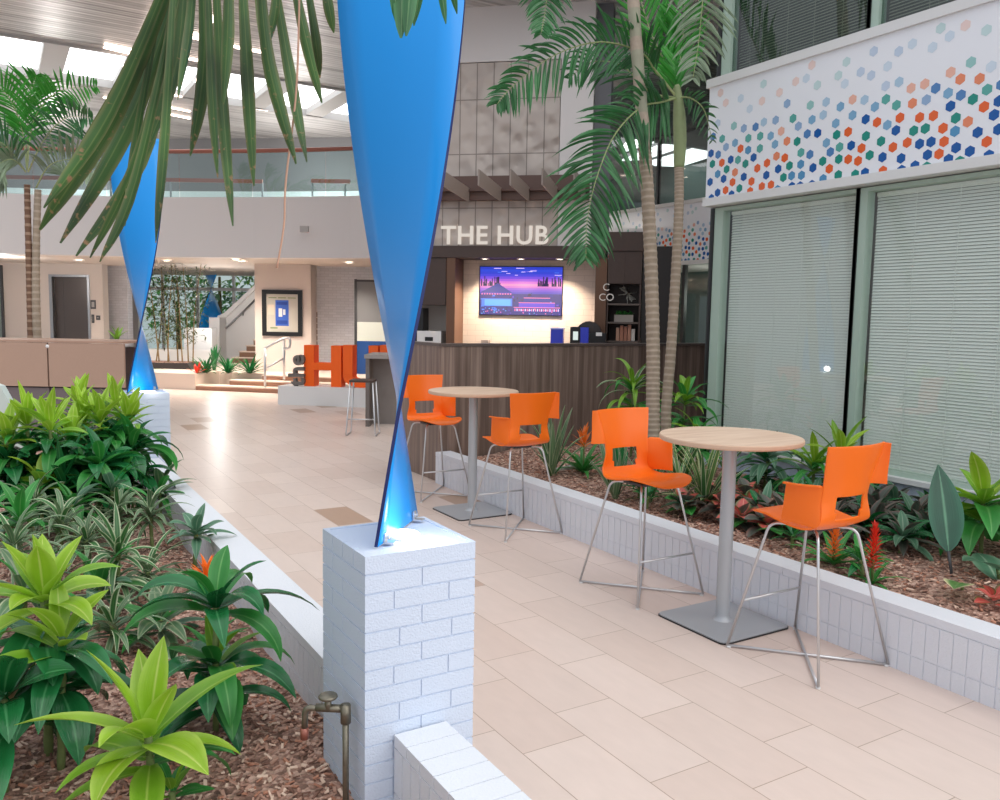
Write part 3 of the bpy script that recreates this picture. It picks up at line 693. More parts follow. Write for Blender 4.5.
# side cabinets and columns of the niche
def cab_left():
    s0, z0, s1, z1 = HB.rect(413, 305, 446, 250, 0); t = thing('wall_cabinet', HB.p(s0, 0, z0), 'dark wood wall cabinet left of the screen', 'cabinet')
    m = MB(); HB.box(m, s0-.5, z0, s1, 2.755, -.025, .6); m.build('body', BROWN, t)
    w = (s1-s0)
    for a, b in ((s0-.5, s0-.003), (s0+.003, s1-.004)):
        m = MB(); HB.box(m, a, z0+.004, b, 2.745, 0, .02); d = m.build('door', BROWN, t)
        m = MB(); HB.box(m, b-.07, z0+.06, b-.05, z0+.26, .03, .02); m.build('handle', CHROME, d)
    # open niche and base below
    t2 = thing('base_cabinet', HB.p(s0, 0, 0), 'dark base cabinet with worktop left of the screen, behind the counter', 'cabinet')
    m = MB(); HB.box(m, s0-.5, 0, s1, .9, 0, .6); m.build('body', BROWN, t2); m = MB(); HB.box(m, s0-.52, .9, s1, .94, .02, .62); m.build('worktop', DARKG, t2)
    m = MB(); HB.box(m, s0-.5, .95, s1, z0, -.61, .05); struct(m.build('wall_niche', WARMW))
    return s0, s1, z0
cs0, cs1, cz0 = cab_left()
t = thing('appliance', HB.p(cs0, -.2, .94), 'white boxy appliance in the niche at the left end of the counter', 'appliance')
a0, b0, a1, b1 = HB.rect(417, 343, 441, 331, -.1)
m = MB(); HB.box(m, a0, .94, a1, b1, -.1, .38); m.build('body', WHITE, t)
q0 = HB.rect(425, 341, 433, 337, -.1); m = MB(); HB.box(m, q0[0], q0[1], q0[2], q0[3], -.095, .01); m.build('control_panel', BLACK, t)
a0, b0, a1, b1 = HB.rect(414, 331, 424, 305, -.1); m = MB(); HB.box(m, a0, .94, a1-.02, b1-.05, -.12, .35); o = m.build('dark_cabinet_box', BLACK); tag(o, 'tall black box standing in the niche behind the white appliance', 'box')
s0, z0, s1, z1 = HB.rect(446.5, 343, 455, 248, 0); m = MB(); HB.box(m, s0, 0, s1, 2.755, .01, .7); struct(m.build('column_left', BROWN2))
s0, z0, s1, z1 = HB.rect(595, 343, 607, 248, 0); m = MB(); HB.box(m, s0, 0, s1-.01, 2.755, .01, .7); struct(m.build('column_right', BROWN2))
CL = mat('letter_white', srgb(232, 226, 218), .5)
for txt, x, y, nm in (('C', 602.5, 290.5, 'upper single white letter C on the brown column'), ('CO', 598.5, 300.5, 'white letters CO on the brown column, left of the shelves')):
    s, z = HB.hit(x, y, .02); o = textmesh(txt, .17, .008, HB.p(s, .016, z), HB.s, (0, 0, 1), CL, 'lettering'); tag(o, nm, 'lettering', 'letters on the brown column')
# shelf unit on the right
s0, z0, s1, z1 = HB.rect(607, 345, 641, 250, .02); s4 = HB.rect(641, 345, 676, 250, .02)[2]
def shelf_unit():
    t = thing('shelf_unit', HB.p(s0, 0, 0), 'dark wood shelf unit with closed doors over three open shelves', 'shelf unit')
    zt = HB.hit(624, 232, 0)[1]; zd = HB.hit(624, 284, 0)[1]; w = s1-s0
    m = MB(); HB.box(m, s0, 0, s0+.02, zd, 0, .45); HB.box(m, s1-.03, 0, s1, zd, 0, .45); HB.box(m, s0, 0, s1, zd, -.45, .02); HB.box(m, s0, zd, s1, zt, -.02, .5); m.build('carcass', BROWN, t)
    for a, b, hs in ((s0+.002, s0+w/2-.002, 1), (s0+w/2+.002, s1-.002, 0)):
        m = MB(); HB.box(m, a, zd+.01, b, zt-.32, 0, .018); d = m.build('door', BROWN, t)
        hx = b-.07 if hs else a+.05
        m = MB(); HB.box(m, hx, zd+.06, hx+.02, zd+.28, .03, .025); m.build('handle', CHROME, d)
    m = MB(); HB.box(m, s0-.02, zt-.31, s1+.01, zt, .02, .55); m.build('cornice', BROWN, t)
    zs = [HB.hit(624, y, 0)[1] for y in (303.5, 322, 341)]
    for z in zs: m = MB(); HB.box(m, s0+.02, z-.03, s1-.03, z, 0, .43); m.build('shelf', mat('shelf_board', srgb(96, 84, 78), .5), t)
    return zs
SH = shelf_unit()
m = MB(); HB.box(m, s1+.012, 0, s4, HB.hit(655, 246, 0)[1], -.05, .6); o = m.build('tall_cabinet', mat('near_black_laminate', srgb(38, 33, 32), .45)); tag(o, 'plain tall near-black cabinet behind the palm trunks, right of the shelves', 'cabinet')
sm = (s0+s1)/2
c = HB.p(sm+.05, -.2, SH[0]+.17); m = MB()
for k in range(13):
    d = Vector((rnd(-1, 1), rnd(-1, 1), rnd(-1, 1))).normalized(); m.tube([c-d*.17, c+d*.17], .006, 5)
m.tube([c-Vector((0, 0, .17)), c], .006, 5)
o = m.build('starburst_ornament', mat('pale_wire', srgb(190, 186, 176), .4, .4)); tag(o, 'spiky silver starburst ornament on the top open shelf', 'ornament')
t = thing('planter_box', HB.p(sm, -.2, SH[1]), 'small pale planter box with tiny green plant on the middle shelf', 'plant pot')
m = MB(); HB.box(m, sm-.16, SH[1], sm+.16, SH[1]+.12, -.12, .12); m.build('pot', mat('stone_pot', srgb(176, 166, 156), .7), t)
m = MB()
for k in range(50): m.leaf(HB.p(sm+rnd(-.14, .14), -.18+rnd(-.04, .04), SH[1]+.12), rnd(0, 6.28), rnd(.5, 1.4), .1, .025, 1.0, 4)
m.build('foliage', GREEN, t, True)
for k in range(5):
    a = sm-.12+k*.065; hh = (.22, .26, .24, .27, .2)[k]; t = thing('book', HB.p(a, -.12, SH[2]), None, 'book', 'books on the bottom shelf')
    t['label'] = ('leftmost and palest book on the bottom shelf', 'second book from the left on the bottom shelf', 'middle book on the bottom shelf', 'tallest book, second from the right on the bottom shelf', 'short white book at the right end of the bottom shelf')[k]
    m = MB(); HB.box(m, a, SH[2]+.001, a+.055, SH[2]+hh, -.1, .18); m.build('cover', mat('book_cover_%d' % k, srgb(*((206, 160, 136), (190, 128, 104), (176, 118, 96), (196, 140, 116), (226, 216, 206))[k]), .6), t)
    m = MB(); HB.box(m, a+.006, SH[2]+.004, a+.049, SH[2]+hh+.002, -.105, .165); m.build('pages', WHITE, t)
# back worktop with the machines
s0b, s1b = HB.hit(455, 330, 0)[0]+.02, HB.hit(595, 330, 0)[0]-.02
t = thing('back_counter', HB.p(s0b, -.3, 0), 'low back counter along the white tiled niche wall', 'counter')
m = MB(); HB.box(m, s0b, 0, s1b, 1.0, -.05, .56); m.build('body', BROWN, t); m = MB(); HB.box(m, s0b, 1.0, s1b, 1.04, -.02, .595); m.build('worktop', DARKG, t)
CB = mat('blue_plastic', srgb(52, 66, 196), .3); BG = 1.04
def abox(x0, y0, x1, y1, n, th, mt, name, parent=None, floor=True):
    a, b, c, d = HB.rect(x0, y0, x1, y1, n); m = MB(); HB.box(m, a, BG if floor else b, c, d, n, th); return m.build(name, mt, parent)
t = thing('water_container', HB.p(HB.hit(556, 340, -.2)[0], -.2, BG), 'translucent blue box on the back counter, left of the coffee machine', 'container')
abox(550.5, 345, 563, 328.5, -.2, .2, CB, 'body', t); abox(550, 329.3, 563.5, 327.8, -.19, .22, mat('pale_lid', srgb(150, 160, 220), .3), 'lid', t, False)
c0_, c1_ = HB.hit(566, 340, .3)[0], HB.hit(640, 340, .3)[0]
t = thing('side_counter', HB.p(c0_, .3, 0), 'low counter in front of the shelves carrying the coffee machine', 'counter')
m = MB(); HB.box(m, c0_, 0, c1_, 1.0, .5, .44); m.build('body', BROWN, t); m = MB(); HB.box(m, c0_-.02, 1.0, c1_+.02, 1.04, .53, .5); m.build('worktop', DARKG, t)
t = thing('coffee_machine', HB.p(HB.hit(580, 340, .3)[0], .3, BG), 'black coffee machine with a blue side panel and small lit display', 'coffee machine')
abox(570, 345, 580, 327, .36, .3, BLACK, 'body', t); abox(580.2, 345, 588.5, 327.5, .35, .28, CB, 'blue_panel', t)
abox(573, 340, 578, 331.5, .365, .01, emis('display_white', (.8, .9, .85, 1), .8), 'display', t, False)
abox(588.7, 345, 606, 333, .34, .28, BLACK, 'brew_unit', t)
a, b, c_, d = HB.rect(577, 332, 602, 320, .2); m = MB(); mid = (a+c_)/2; rr = (c_-a)/2
m.prism([(rr*math.cos(math.pi*k/12), (d-b)*math.sin(math.pi*k/12)) for k in range(13)], HB.p(mid, .08, b-.02), HB.s, (0, 0, 1), HB.n*.24); m.build('bean_hopper', mat('smoked_plastic', srgb(46, 38, 36), .15), t)
a, b, c_, d = HB.rect(596, 336, 602, 332.5, .345); m = MB(); HB.box(m, a, b, c_, d, .35, .02); m.build('label_plate', WHITE, t)
a, b, c_, d = HB.rect(481, 343, 488, 340, -.3); m = MB(); HB.box(m, a, BG, c_, d, -.3, .2); o = m.build('tissue_box', mat('grey_card', srgb(150, 140, 132), .6)); tag(o, 'low grey box on the back counter under the left half of the screen', 'box')
# wall screen: a lit picture of a harbour city at dusk
def screen():
    n = -.59; a, b, c, d = HB.rect(480, 315, 562, 267, n); w = c-a; h = d-b
    t = thing('wall_screen', HB.p((a+c)/2, -.62, b), 'wide wall screen showing a purple and blue city at dusk', 'screen')
    m = MB(); HB.box(m, a-.015, b-.015, c+.015, d+.015, n-.004, .02); m.build('bezel', BLACK, t)
    rr = random.Random(4); m = MB(); ms = []
    def col(rgb, e=1.15): ms.append(emis('screen_%d' % len(ms), srgb(*rgb), e)); return len(ms)-1
    def rc(x0, y0, x1, y1, k, lay=0): m.face([HB.p(a+w*x0, n+.001+lay*.0006, b+h*y0), HB.p(a+w*x1, n+.001+lay*.0006, b+h*y0), HB.p(a+w*x1, n+.001+lay*.0006, b+h*y1), HB.p(a+w*x0, n+.001+lay*.0006, b+h*y1)], m=k)
    sky = [(236, 140, 190), (206, 110, 200), (160, 86, 206), (110, 70, 206), (66, 62, 200), (40, 56, 190), (34, 62, 196), (30, 50, 176)]
    for i, cc in enumerate(sky): rc(0, .6+.05*i, 1, .6+.05*(i+1), col(cc))
    sea = [(200, 110, 190), (150, 84, 196), (110, 70, 190), (74, 58, 180)]
    for i, cc in enumerate(sea): rc(0, .6-.04*(i+1), 1, .6-.04*i, col(cc))
    land = col((38, 34, 120)); land2 = col((28, 40, 140)); dk = col((30, 22, 70)); lite = col((90, 170, 240)); pk = col((240, 120, 170)); cy = col((70, 120, 230)); wh = col((230, 200, 250)); vio = col((90, 60, 200))
    rc(0, 0, 1, .44, land)
    for i in range(28): x = rr.uniform(0, .24); rc(x, .6, x+.012, .6+rr.uniform(.03, .22), dk, 1)
    for i in range(34): x = rr.uniform(.7, 1-.02); rc(x, .6, x+.014, .6+rr.uniform(.03, .2), dk, 1)
    for i in range(70): x = rr.uniform(0, .95); y = rr.uniform(.08, .42); rc(x, y, x+rr.uniform(.01, .05), y+rr.uniform(.01, .05), rr.choice((land2, vio, cy, dk)), 1)
    rc(.02, .18, .40, .34, cy, 2); rc(.06, .19, .38, .32, lite, 3)
    m.face([HB.p(a+w*x, n+.0036, b+h*y) for x, y in ((0, .46), (.4, .46), (.22, .66))], m=land2)
    for i in range(12): rc(.02+.032*i, .42, .035+.032*i, .45, pk, 4)
    for j, (x0, x1) in enumerate(((.42, .98), (.48, .92), (.54, .86))): rc(x0, .06+.10*j, x1, .16+.10*j, vio if j % 2 else land2, 2+j); rc(x0, .15+.10*j, x1, .165+.10*j, pk, 6)
    for i in range(22): rc(.43+.025*i, .08, .443+.025*i, .13, wh if i % 2 else pk, 7)
    for i in range(60): x = rr.uniform(0, .98); y = rr.uniform(.0, .12); rc(x, y, x+.014, y+.02, rr.choice((pk, vio, lite, dk)), 5)
    for i in range(16): x = rr.uniform(.02, .95); y = rr.uniform(.8, .97); rc(x, y, x+rr.uniform(.03, .1), y+.012, rr.choice((vio, cy, wh)), 1)
    m.build('display', ms, t)
screen()
# canopy with fins above the lettering
s0, z0, s1, z1 = HB.rect(436, 201, 590, 177, .0)
t = thing('canopy', HB.p(s0, .1, z0), 'brown canopy beam with slanting metal fins on the tiled wall', 'canopy')
m = MB(); HB.box(m, s0, z0, s1, z1, .16, .15); HB.box(m, s0, z0+.14, s1, z0+.17, .22, .2); m.build('beam', BROWN2 if False else mat('canopy_brown', srgb(92, 68, 60), .5), t)
for x in (439, 468, 500, 528, 556, 584):
    s = HB.hit(x, 201, .16)[0]; m = MB()
    m.prism([(0.0, z0-.03), (0.0, z0+.2), (1.75, z0+.2), (1.75, z0-.03)], HB.p(s, .16, 0), HB.n, (0, 0, 1), HB.s*.022); m.build('fin', mat('fin_bronze', srgb(150, 136, 128), .45), t)
# lit lettering
sL, zL = HB.hit(441, 236, .03)
FADE = [(1, 1), (.8, .7)]
hw = HB.hit(515, 227, .03)[0]-sL
LETW = emis('lit_letter', (1, .9, .8, 1), .62)
o = textmesh('THE HUB', .44, .03, HB.p(sL, .03, 2.99), HB.s, (0, 0, 1), LETW, 'lettering', 1.05, .006); tag(o, 'white letters THE HUB on the tiled wall above the brown beam', 'lettering')

# ------------------------------------------------------------------ ceiling, skylight strip and line lights
CZ_ = 6.9
fh = Vector((math.sin(YAW), math.cos(YAW), 0)); rh = Vector((math.cos(YAW), -math.sin(YAW), 0))
Y1, Y2 = 18.85, 21.65
mb = MB(); e0 = fh*11.5
def ce(s, d): p = rh*s+fh*d; return (p.x, p.y, CZ_)
# front part: from the open edge to the skylight, back part: behind it
L0, R0 = ce(-14, 13.2), ce(16, 13.2)
def yline(s0, y): return (s0, y, CZ_)
mb.face([L0, (-14, Y1, CZ_), (24, Y1, CZ_), (24, R0[1]-5, CZ_), R0]); mb.face([(-14, Y2, CZ_), (-14, 29, CZ_), (24, 29, CZ_), (24, Y2, CZ_)])
struct(mb.build('ceiling', CEIL))
xs = -2.0; k = 0; bm_ = MB()
edges = []
x = -6.6
while x < 12:
    edges.append(x); x += 1.52
for x in edges: bm_.box(x-.0, Y1, CZ_-.02, x+.45, Y2, CZ_+.16)
bm_.box(-14, Y1-.06, CZ_-.05, 24, Y1, CZ_+.16); bm_.box(-14, Y2, CZ_-.05, 24, Y2+.06, CZ_+.16)
struct(bm_.build('skylight_beams', mat('skylight_beam', srgb(176, 174, 172), .6)))
for i, x in enumerate(edges):
    m = MB(); m.box(x+.45, Y1, CZ_+.13, x+1.52, Y2, CZ_+.16); o = m.build('skylight_pane', SKYPANE); tag(o, 'bright white skylight pane in the strip across the dark ceiling', 'skylight', 'panes of the ceiling skylight')
LL = [(105, 44.5, 146, 54), (104, 48, 146, 57.5), (108, 63, 131, 68), (140, 40, 147, 27), (147, 24, 154, 13), (186, 33, 200, 36), (186, 37, 200, 40), (210, 24, 217, 14), (104, 98, 116, 101), (170, 95, 187, 98.5), (170, 108, 190, 112), (170, 115, 190, 119), (225, 104, 268, 111), (195, 82, 206, 74), (180, 58, 202, 62), (225, 45, 238, 48), (160, 30, 167, 33), (150, 155, 150.5, 128), (236, 48, 262, 53)]
for i, (x0, y0, x1, y1) in enumerate(LL):
    if y1 > 125 or y0 > 125: continue
    
    a = atz(x0, y0, CZ_-.026); b = atz(x1, y1, CZ_-.026); d = b-a
    if d.length > 9: continue
    qn = Vector((-d.y, d.x, 0)).normalized()*.035; m = MB(); m.obox(a-qn, d, qn*2, (0, 0, .025)); o = m.build('linear_light', LINLIGHT); tag(o, 'thin glowing line light set in the dark ceiling above the balcony', 'ceiling light', 'line lights in the ceiling')

# ------------------------------------------------------------------ balcony across the back
def bal(x, off=0):
    pts = ((-260, 15.5), (-150, 16.6), (-60, 17.3), (40, 17.8), (150, 17.9), (260, 17.6), (350, 17.2), (425, 16.6), (470, 16.0))
    for (a, da), (b, db) in zip(pts, pts[1:]):
        if a <= x <= b: d = da+(db-da)*(x-a)/(b-a)
    p = atd(x, 308+.0175*x, d+off); return Vector((p.x, p.y, 0))
XS = list(range(-250, 471, 24))
def wallstrip(mb, z0, z1, off, th, m=0):
    F_ = [bal(x, off) for x in XS]; B_ = [bal(x, off+th) for x in XS]
    rows = [[p+Vector((0, 0, z0)) for p in F_], [p+Vector((0, 0, z1)) for p in F_], [p+Vector((0, 0, z1)) for p in B_], [p+Vector((0, 0, z0)) for p in B_], [p+Vector((0, 0, z0)) for p in F_]]
    mb.grid(rows, m=m)
m = MB(); wallstrip(m, 2.9, 4.15, 0, .3); struct(m.build('balcony_fascia', PLASTER, smooth=False))
m = MB(); wallstrip(m, 2.92, 3.05, .31, 9); wallstrip(m, 4.0, 4.1, .31, 9); struct(m.build('balcony_slab', WARMW))
rail = thing('balcony_railing', (bal(60).x, bal(60).y, 4.15), 'curved glass balcony railing with a copper handrail', 'railing')
m = MB(); m.tube([bal(x, .15)+Vector((0, 0, 5.12)) for x in XS], .045, 8); m.build('handrail', COPPER, rail, True)
for i in range(0, len(XS)-3, 3):
    a, b = bal(XS[i], .15), bal(XS[i+3], .15); d = (b-a); m = MB(); nn = Vector((-d.y, d.x, 0)).normalized()*.012
    m.obox(a+d*.006+Vector((0, 0, 4.15)), d*.988, nn, (0, 0, .93)); m.build('glass_panel', GLASSR, rail)
# upper storey behind the railing
m = MB(); wallstrip(m, 4.1, 5.35, 7.6, .2); wallstrip(m, 5.35, 6.9, 7.6, .2, 1); struct(m.build('wall_upper_back', [mat('pale_teal_wall', srgb(224, 234, 236), .6), mat('upper_grey', srgb(120, 120, 122), .5)]))
fu = vframe(22.5)
t = thing('second_railing', fu.p(fu.hit(160, 180)[0], 0, 4.1), 'farther copper handrail seen through the balcony glass', 'railing')
m = MB(); a = fu.rect(-20, 175.5, 262, 172.5, 0); fu.box(m, a[0], 5.18, a[2], 5.28, 0, .06); b = fu.rect(311, 175, 350, 172, 0); fu.box(m, b[0], 5.22, b[2], 5.32, 0, .06); m.build('handrail', COPPER, t)
for x in (2, 60, 110, 170, 230, 262, 312, 345): m = MB(); s = fu.hit(x, 180)[0]; fu.box(m, s-.02, 4.1, s+.02, 5.2, -.01, .04); m.build('post', GREYMET, t)
for i, (x, y, nm) in enumerate(((79, 260, 'above the lift'), (167, 260.5, 'above the bamboo'), (236, 259.5, 'above the far blue blade'), (242, 261, 'above the staircase'), (349, 262.5, 'beside the front blade'))):
    c = atz(x, y, 2.905)
    t = thing('downlight', c, 'round white downlight in the balcony soffit %s' % nm, 'downlight', 'downlights in the balcony soffit')
    mm = MB(); mm.lathe([(.09, .006), (.12, .006), (.12, -.012), (.09, -.012)], c, 20); mm.build('trim_ring', WHITE, t, True)
    mm = MB(); mm.lathe([(.001, -.006), (.09, -.006)], c, 20); mm.build('lamp_face', LAMPWARM, t)
    l = bpy.data.lights.new('downlight_lamp', 'SPOT'); l.energy = 260; l.color = (1, .88, .76); l.spot_size = 2.2; l.spot_blend = .8; l.shadow_soft_size = .08
    lo = bpy.data.objects.new('downlight_lamp', l); COL.objects.link(lo); lo.parent = t; lo.location = (0, 0, -.03)
f18 = vframe(17.1); a = f18.rect(300, 232, 308, 226, 0)
m = MB(); f18.box(m, a[0], a[1], a[2], a[3], .02, .1); o = m.build('wall_sensor', mat('sensor_grey', srgb(170, 164, 160), .5)); tag(o, 'small grey box sensor on the white balcony front', 'sensor')

# ------------------------------------------------------------------ raised lobby at the back: steps, lift, staircase, garden window
RZ = .34
SD = math.radians(-44); p0 = atz(196, 390); FS = Frame(p0, SD)
m = MB()
for k in range(3):
    zt = .1133*(k+1); nb = -.34*k
    FS.box(m, .0+1.15*k*.55, zt-.1133+.0, 8, zt-.025, nb, 6-.34*k if k == 2 else .4, 0); FS.box(m, .0+1.15*k*.55-.02, zt-.025, 8, zt, nb+.02, 6 if k == 2 else .42, 1)
struct(m.build('steps', [RISER, TREAD]))
m = MB(); FS.box(m, -9, 0, 1.2, RZ, -1.0, 14); FS.box(m, -9, 0, -.02, RZ+.02, .0, 1.2); struct(m.build('raised_floor', TREAD))
m = MB(); FS.box(m, .8, RZ-.03, 12, RZ-.001, -1.02, 14); struct(m.build('raised_floor_right', TREAD))
fe = vframe(21.5)
m = MB(); e = fe.rect(53, 340, 88, 277, 0); L_ = fe.hit(-90, 300)[0]; R_ = fe.hit(103, 300)[0]
fe.box(m, L_, 0, e[0], 2.95, 0, .3); fe.box(m, e[2], 0, R_, 2.95, 0, .3); fe.box(m, e[0], e[3], e[2], 2.95, 0, .3); struct(m.build('wall_left', WARMW))
root = thing('door_1', fe.p(e[0], -.1, RZ), None, None); root['kind'] = 'structure'
m = MB(); fe.box(m, e[0]-.08, RZ, e[0], e[3]+.06, .02, .3); fe.box(m, e[2], RZ, e[2]+.06, e[3]+.06, .02, .3); fe.box(m, e[0], e[3], e[2], e[3]+.06, .02, .3); m.build('frame', GREYMET, root)
mid = e[0]+(e[2]-e[0])*.26
m = MB(); fe.box(m, e[0], RZ, mid-.01, e[3], -.12, .04); m.build('door_panel', ELEV, root); m = MB(); fe.box(m, mid+.01, RZ, e[2], e[3], -.09, .04); m.build('door_panel', ELEV, root)
for x0, y0, x1, y1, nm, lab in ((90.5, 309, 95.5, 300, 'indicator_panel', 'upright metal lift indicator plate beside the lift door'), (91.5, 323, 94, 314.5, 'call_button_plate', 'narrow dark lift call plate under the indicator'), (96, 320, 100, 315.5, 'wall_sign', 'small dark square plate right of the lift call plate')):
    a = fe.rect(x0, y0, x1, y1, .02); m = MB(); fe.box(m, *a, .02, .02); fe.box(m, a[0]+.03, a[1]+.05, a[2]-.03, a[3]-.05, .024, .01, 1); o = m.build(nm, [DARKG, mat('plate_face', srgb(150, 144, 140), .4, .4)]); tag(o, lab, 'wall plate')
root = thing('window_10', fe.p(L_, 0, RZ), None, None); root['kind'] = 'structure'
a = fe.rect(-60, 340, 3.5, 257, .03); m = MB(); fe.box(m, a[0], RZ, a[2], 2.85, .04, .012); m.build('pane', GLASSD, root); m = MB(); fe.box(m, a[2]-.05, RZ, a[2], 2.85, .07, .06); m.build('frame', DARKG, root)
# slanted white brick wall right of the lift
fb = vframe(22.2); a = fb.rect(103.5, 340, 150, 262, 0)
m = MB(); fb.box(m, R_-.4, 0, a[2]-.6, 2.95, 0, .3); struct(m.build('wall_left_brick', WBRICKT))
# tan reception desk panels
fd = vframe(11.8); a = fd.rect(-60, 387, 124, 342.5, 0); zt = a[3]; zb = a[1]; seam = fd.hit(48, 365)[0]
t = thing('reception_desk', fd.p(a[0], 0, 0), 'tan panelled reception desk behind the plants at left', 'desk')
for s0_, s1_ in ((a[0], seam-.012), (seam+.012, a[2])):
    m = MB(); fd.box(m, s0_, zb+.01, s1_, zt, 0, .05); m.build('upper_panel', TAN, t)
    m = MB(); fd.box(m, s0_, .02, s1_-.0, zb-.01, -.03, .05); m.build('lower_panel', TAUPE, t)
m = MB(); fd.box(m, a[0], .0, a[2]-.02, zt-.06, -.08, .5); m.build('body', BLACK, t)
m = MB(); fd.box(m, a[0], zt+.005, a[2]-.02, zt+.035, .0, .85); m.build('top', TANTOP, t)
c = fd.p(seam, .0, zt-.05); m = MB(); m.lathe([(.0, .012), (.02, .01), (.026, 0)], c, 16, rx=fd.s, ry=Vector((0, 0, 1))); m.build('round_button', WHITE, t, True)
# slanting pale board at the left edge
fl = vframe(7.6); pts = [(-40, 372), (0, 386), (23, 427), (24, 470), (-40, 470)]
P2 = [fl.hit(x, y) for x, y in pts]; P2[3] = (P2[3][0], .06); P2[4] = (P2[4][0], .06)
m = MB(); m.prism(P2, fl.p(0, 0, 0), fl.s, (0, 0, 1), fl.n*-.08); o = m.build('low_partition', mat('pale_sage', srgb(200, 210, 204), .5)); tag(o, 'pale slanting partition end at the left edge behind the plants', 'partition')
# pillar with the framed poster and the brick wall right of it
fp = vframe(20.0)
a = fp.rect(255, 385, 311, 257, 0); m = MB(); fp.box(m, a[0], 0, a[2], 2.95, 0, .6); struct(m.build('wall_poster', mat('poster_wall', srgb(206, 192, 184), .65)))
b = fp.rect(311, 385, 420, 257, -.4); m = MB(); fp.box(m, a[2], 0, b[2]+4, 2.95, -.7, .2); struct(m.build('wall_brick_back', WBRICKT))
a = fp.rect(262.5, 336, 302.5, 290, .0); t = thing('framed_poster', fp.p((a[0]+a[2])/2, .02, a[1]), 'black framed poster with a blue panel on the white pillar', 'picture')
w = .1; m = MB()
for q in ((a[0], a[1], a[0]+w, a[3]), (a[2]-w, a[1], a[2], a[3]), (a[0]+w, a[1], a[2]-w, a[1]+w), (a[0]+w, a[3]-w, a[2]-w, a[3])): fp.box(m, *q, .05, .05)
m.build('frame', BLACK, t)
m = MB(); fp.box(m, a[0]+w, a[1]+w, a[2]-w, a[3]-w, .02, .02); W_ = a[2]-a[0]; H_ = a[3]-a[1]
def pr(x0, y0, x1, y1, k): fp.box(m, a[0]+W_*x0, a[1]+H_*y0, a[0]+W_*x1, a[1]+H_*y1, .021+.001*k, .001, k)
pr(.33, .22, .66, .78, 1); pr(.36, .26, .63, .34, 2); pr(.36, .68, .63, .74, 2); pr(.41, .42, .50, .60, 3); pr(.52, .46, .58, .58, 3); pr(.14, .46, .30, .68, 4); pr(.2, .16, .38, .19, 5); pr(.16, .82, .36, .84, 5); pr(.4, .82, .6, .84, 5); pr(.64, .82, .84, .84, 5)
m.build('poster', [mat('poster_paper', srgb(190, 184, 172), .4), mat('poster_blue', srgb(58, 96, 186), .4), mat('poster_blue_dark', srgb(36, 66, 150), .4), WHITE, mat('poster_beige', srgb(214, 196, 178), .4), mat('poster_green', srgb(120, 140, 96), .4)], t)
# blue display panel right of it
a = fp.rect(354.5, 366, 392, 282, .3); t = thing('display_board', fp.p(a[0], .3, RZ), 'tall display board, blue below and grey above, behind the big blade', 'display board')
z1_ = fp.hit(364, 341, .3)[1]; z2_ = fp.hit(364, 322, .3)[1]
m = MB(); fp.box(m, a[0]+.06, RZ, a[2], z1_, .3, .05); m.build('blue_panel', BLUEP, t)
m = MB(); fp.box(m, a[0]+.06, z1_, a[2], z2_, .3, .05); m.build('white_panel', mat('pale_green_board', srgb(206, 212, 204), .5), t)
m = MB(); fp.box(m, a[0]+.06, z2_, a[2], a[3], .3, .05); m.build('grey_panel', mat('grey_board', srgb(120, 120, 122), .5), t)
m = MB(); fp.box(m, a[0], RZ, a[0]+.055, a[3]+.06, .32, .08); fp.box(m, a[0], a[3], a[2], a[3]+.05, .32, .08); m.build('frame', DARKG, t)
# handrail on the steps
t = thing('step_handrail', atz(264, 394), 'satin metal handrail on the steps beside the orange letters', 'handrail')
fq = vframe((atz(265, 393)-EYE).dot(FW)); h0 = fq.hit(265, 347)[1]
def q(x, y, n=0): s, z = fq.hit(x, y, n); return fq.p(s, n, z)
m = MB(); m.tube([q(265, 393)+Vector((0, 0, -.02)), q(265, 348)], .028, 10); m.build('post', CHROME, t, True)
m = MB(); m.tube([q(284, 380, -.2), q(284, 340, -.2)], .028, 10); m.build('post', CHROME, t, True)
m = MB(); m.tube(roundpath([q(264, 349), q(283, 338.5, -.2), q(290, 337.5, -.2), q(290, 348, -.2), q(284, 349, -.2)], .12), .028, 10); m.build('top_rail', CHROME, t, True)
m = MB(); m.tube([q(265, 369), q(284, 358, -.2)], .022, 10); m.build('lower_rail', CHROME, t, True)
# orange letter sign on its white plinth
pA, pB = atz(279.5, 404.5), atz(366, 407.5); ang = math.atan2(pB.y-pA.y, pB.x-pA.x); FH = Frame(pA, ang); Lb = (pB-pA).length
zt = FH.hit(320, 388, -.05)[1]; zt = .36
m = MB(); FH.box(m, -.03, 0, Lb+.9, zt, 0, .55); o = m.build('sign_plinth', WHITE); tag(o, 'low white plinth under the big orange letters', 'plinth')
def letter(name, poly, x0, x1, lab, mt=ORANGE2, holes=None):
    s0 = FH.hit(x0, 366, -.12)[0]; s1 = FH.hit(x1, 366, -.12)[0]; z1 = FH.hit((x0+x1)/2, 345.5, -.12)[1]
    m = MB()
    for pl in poly: m.prism([(s0+(s1-s0)*u, zt+(z1-zt)*v) for u, v in pl], FH.p(0, -.12, 0), FH.s, (0, 0, 1), FH.n*-.26)
    o = m.build(name, mt); tag(o, lab, 'letter', 'big orange letters'); return o
letter('letter_sign', [[(0, 0), (.27, 0), (.27, 1), (0, 1)], [(.73, 0), (1, 0), (1, 1), (.73, 1)], [(.27, .40), (.73, .40), (.73, .58), (.27, .58)]], 304, 341, 'big orange letter H on the white plinth')
U = [[(0, .25), (.27, .25), (.27, 1), (0, 1)], [(.73, .25), (1, .25), (1, 1), (.73, 1)]]
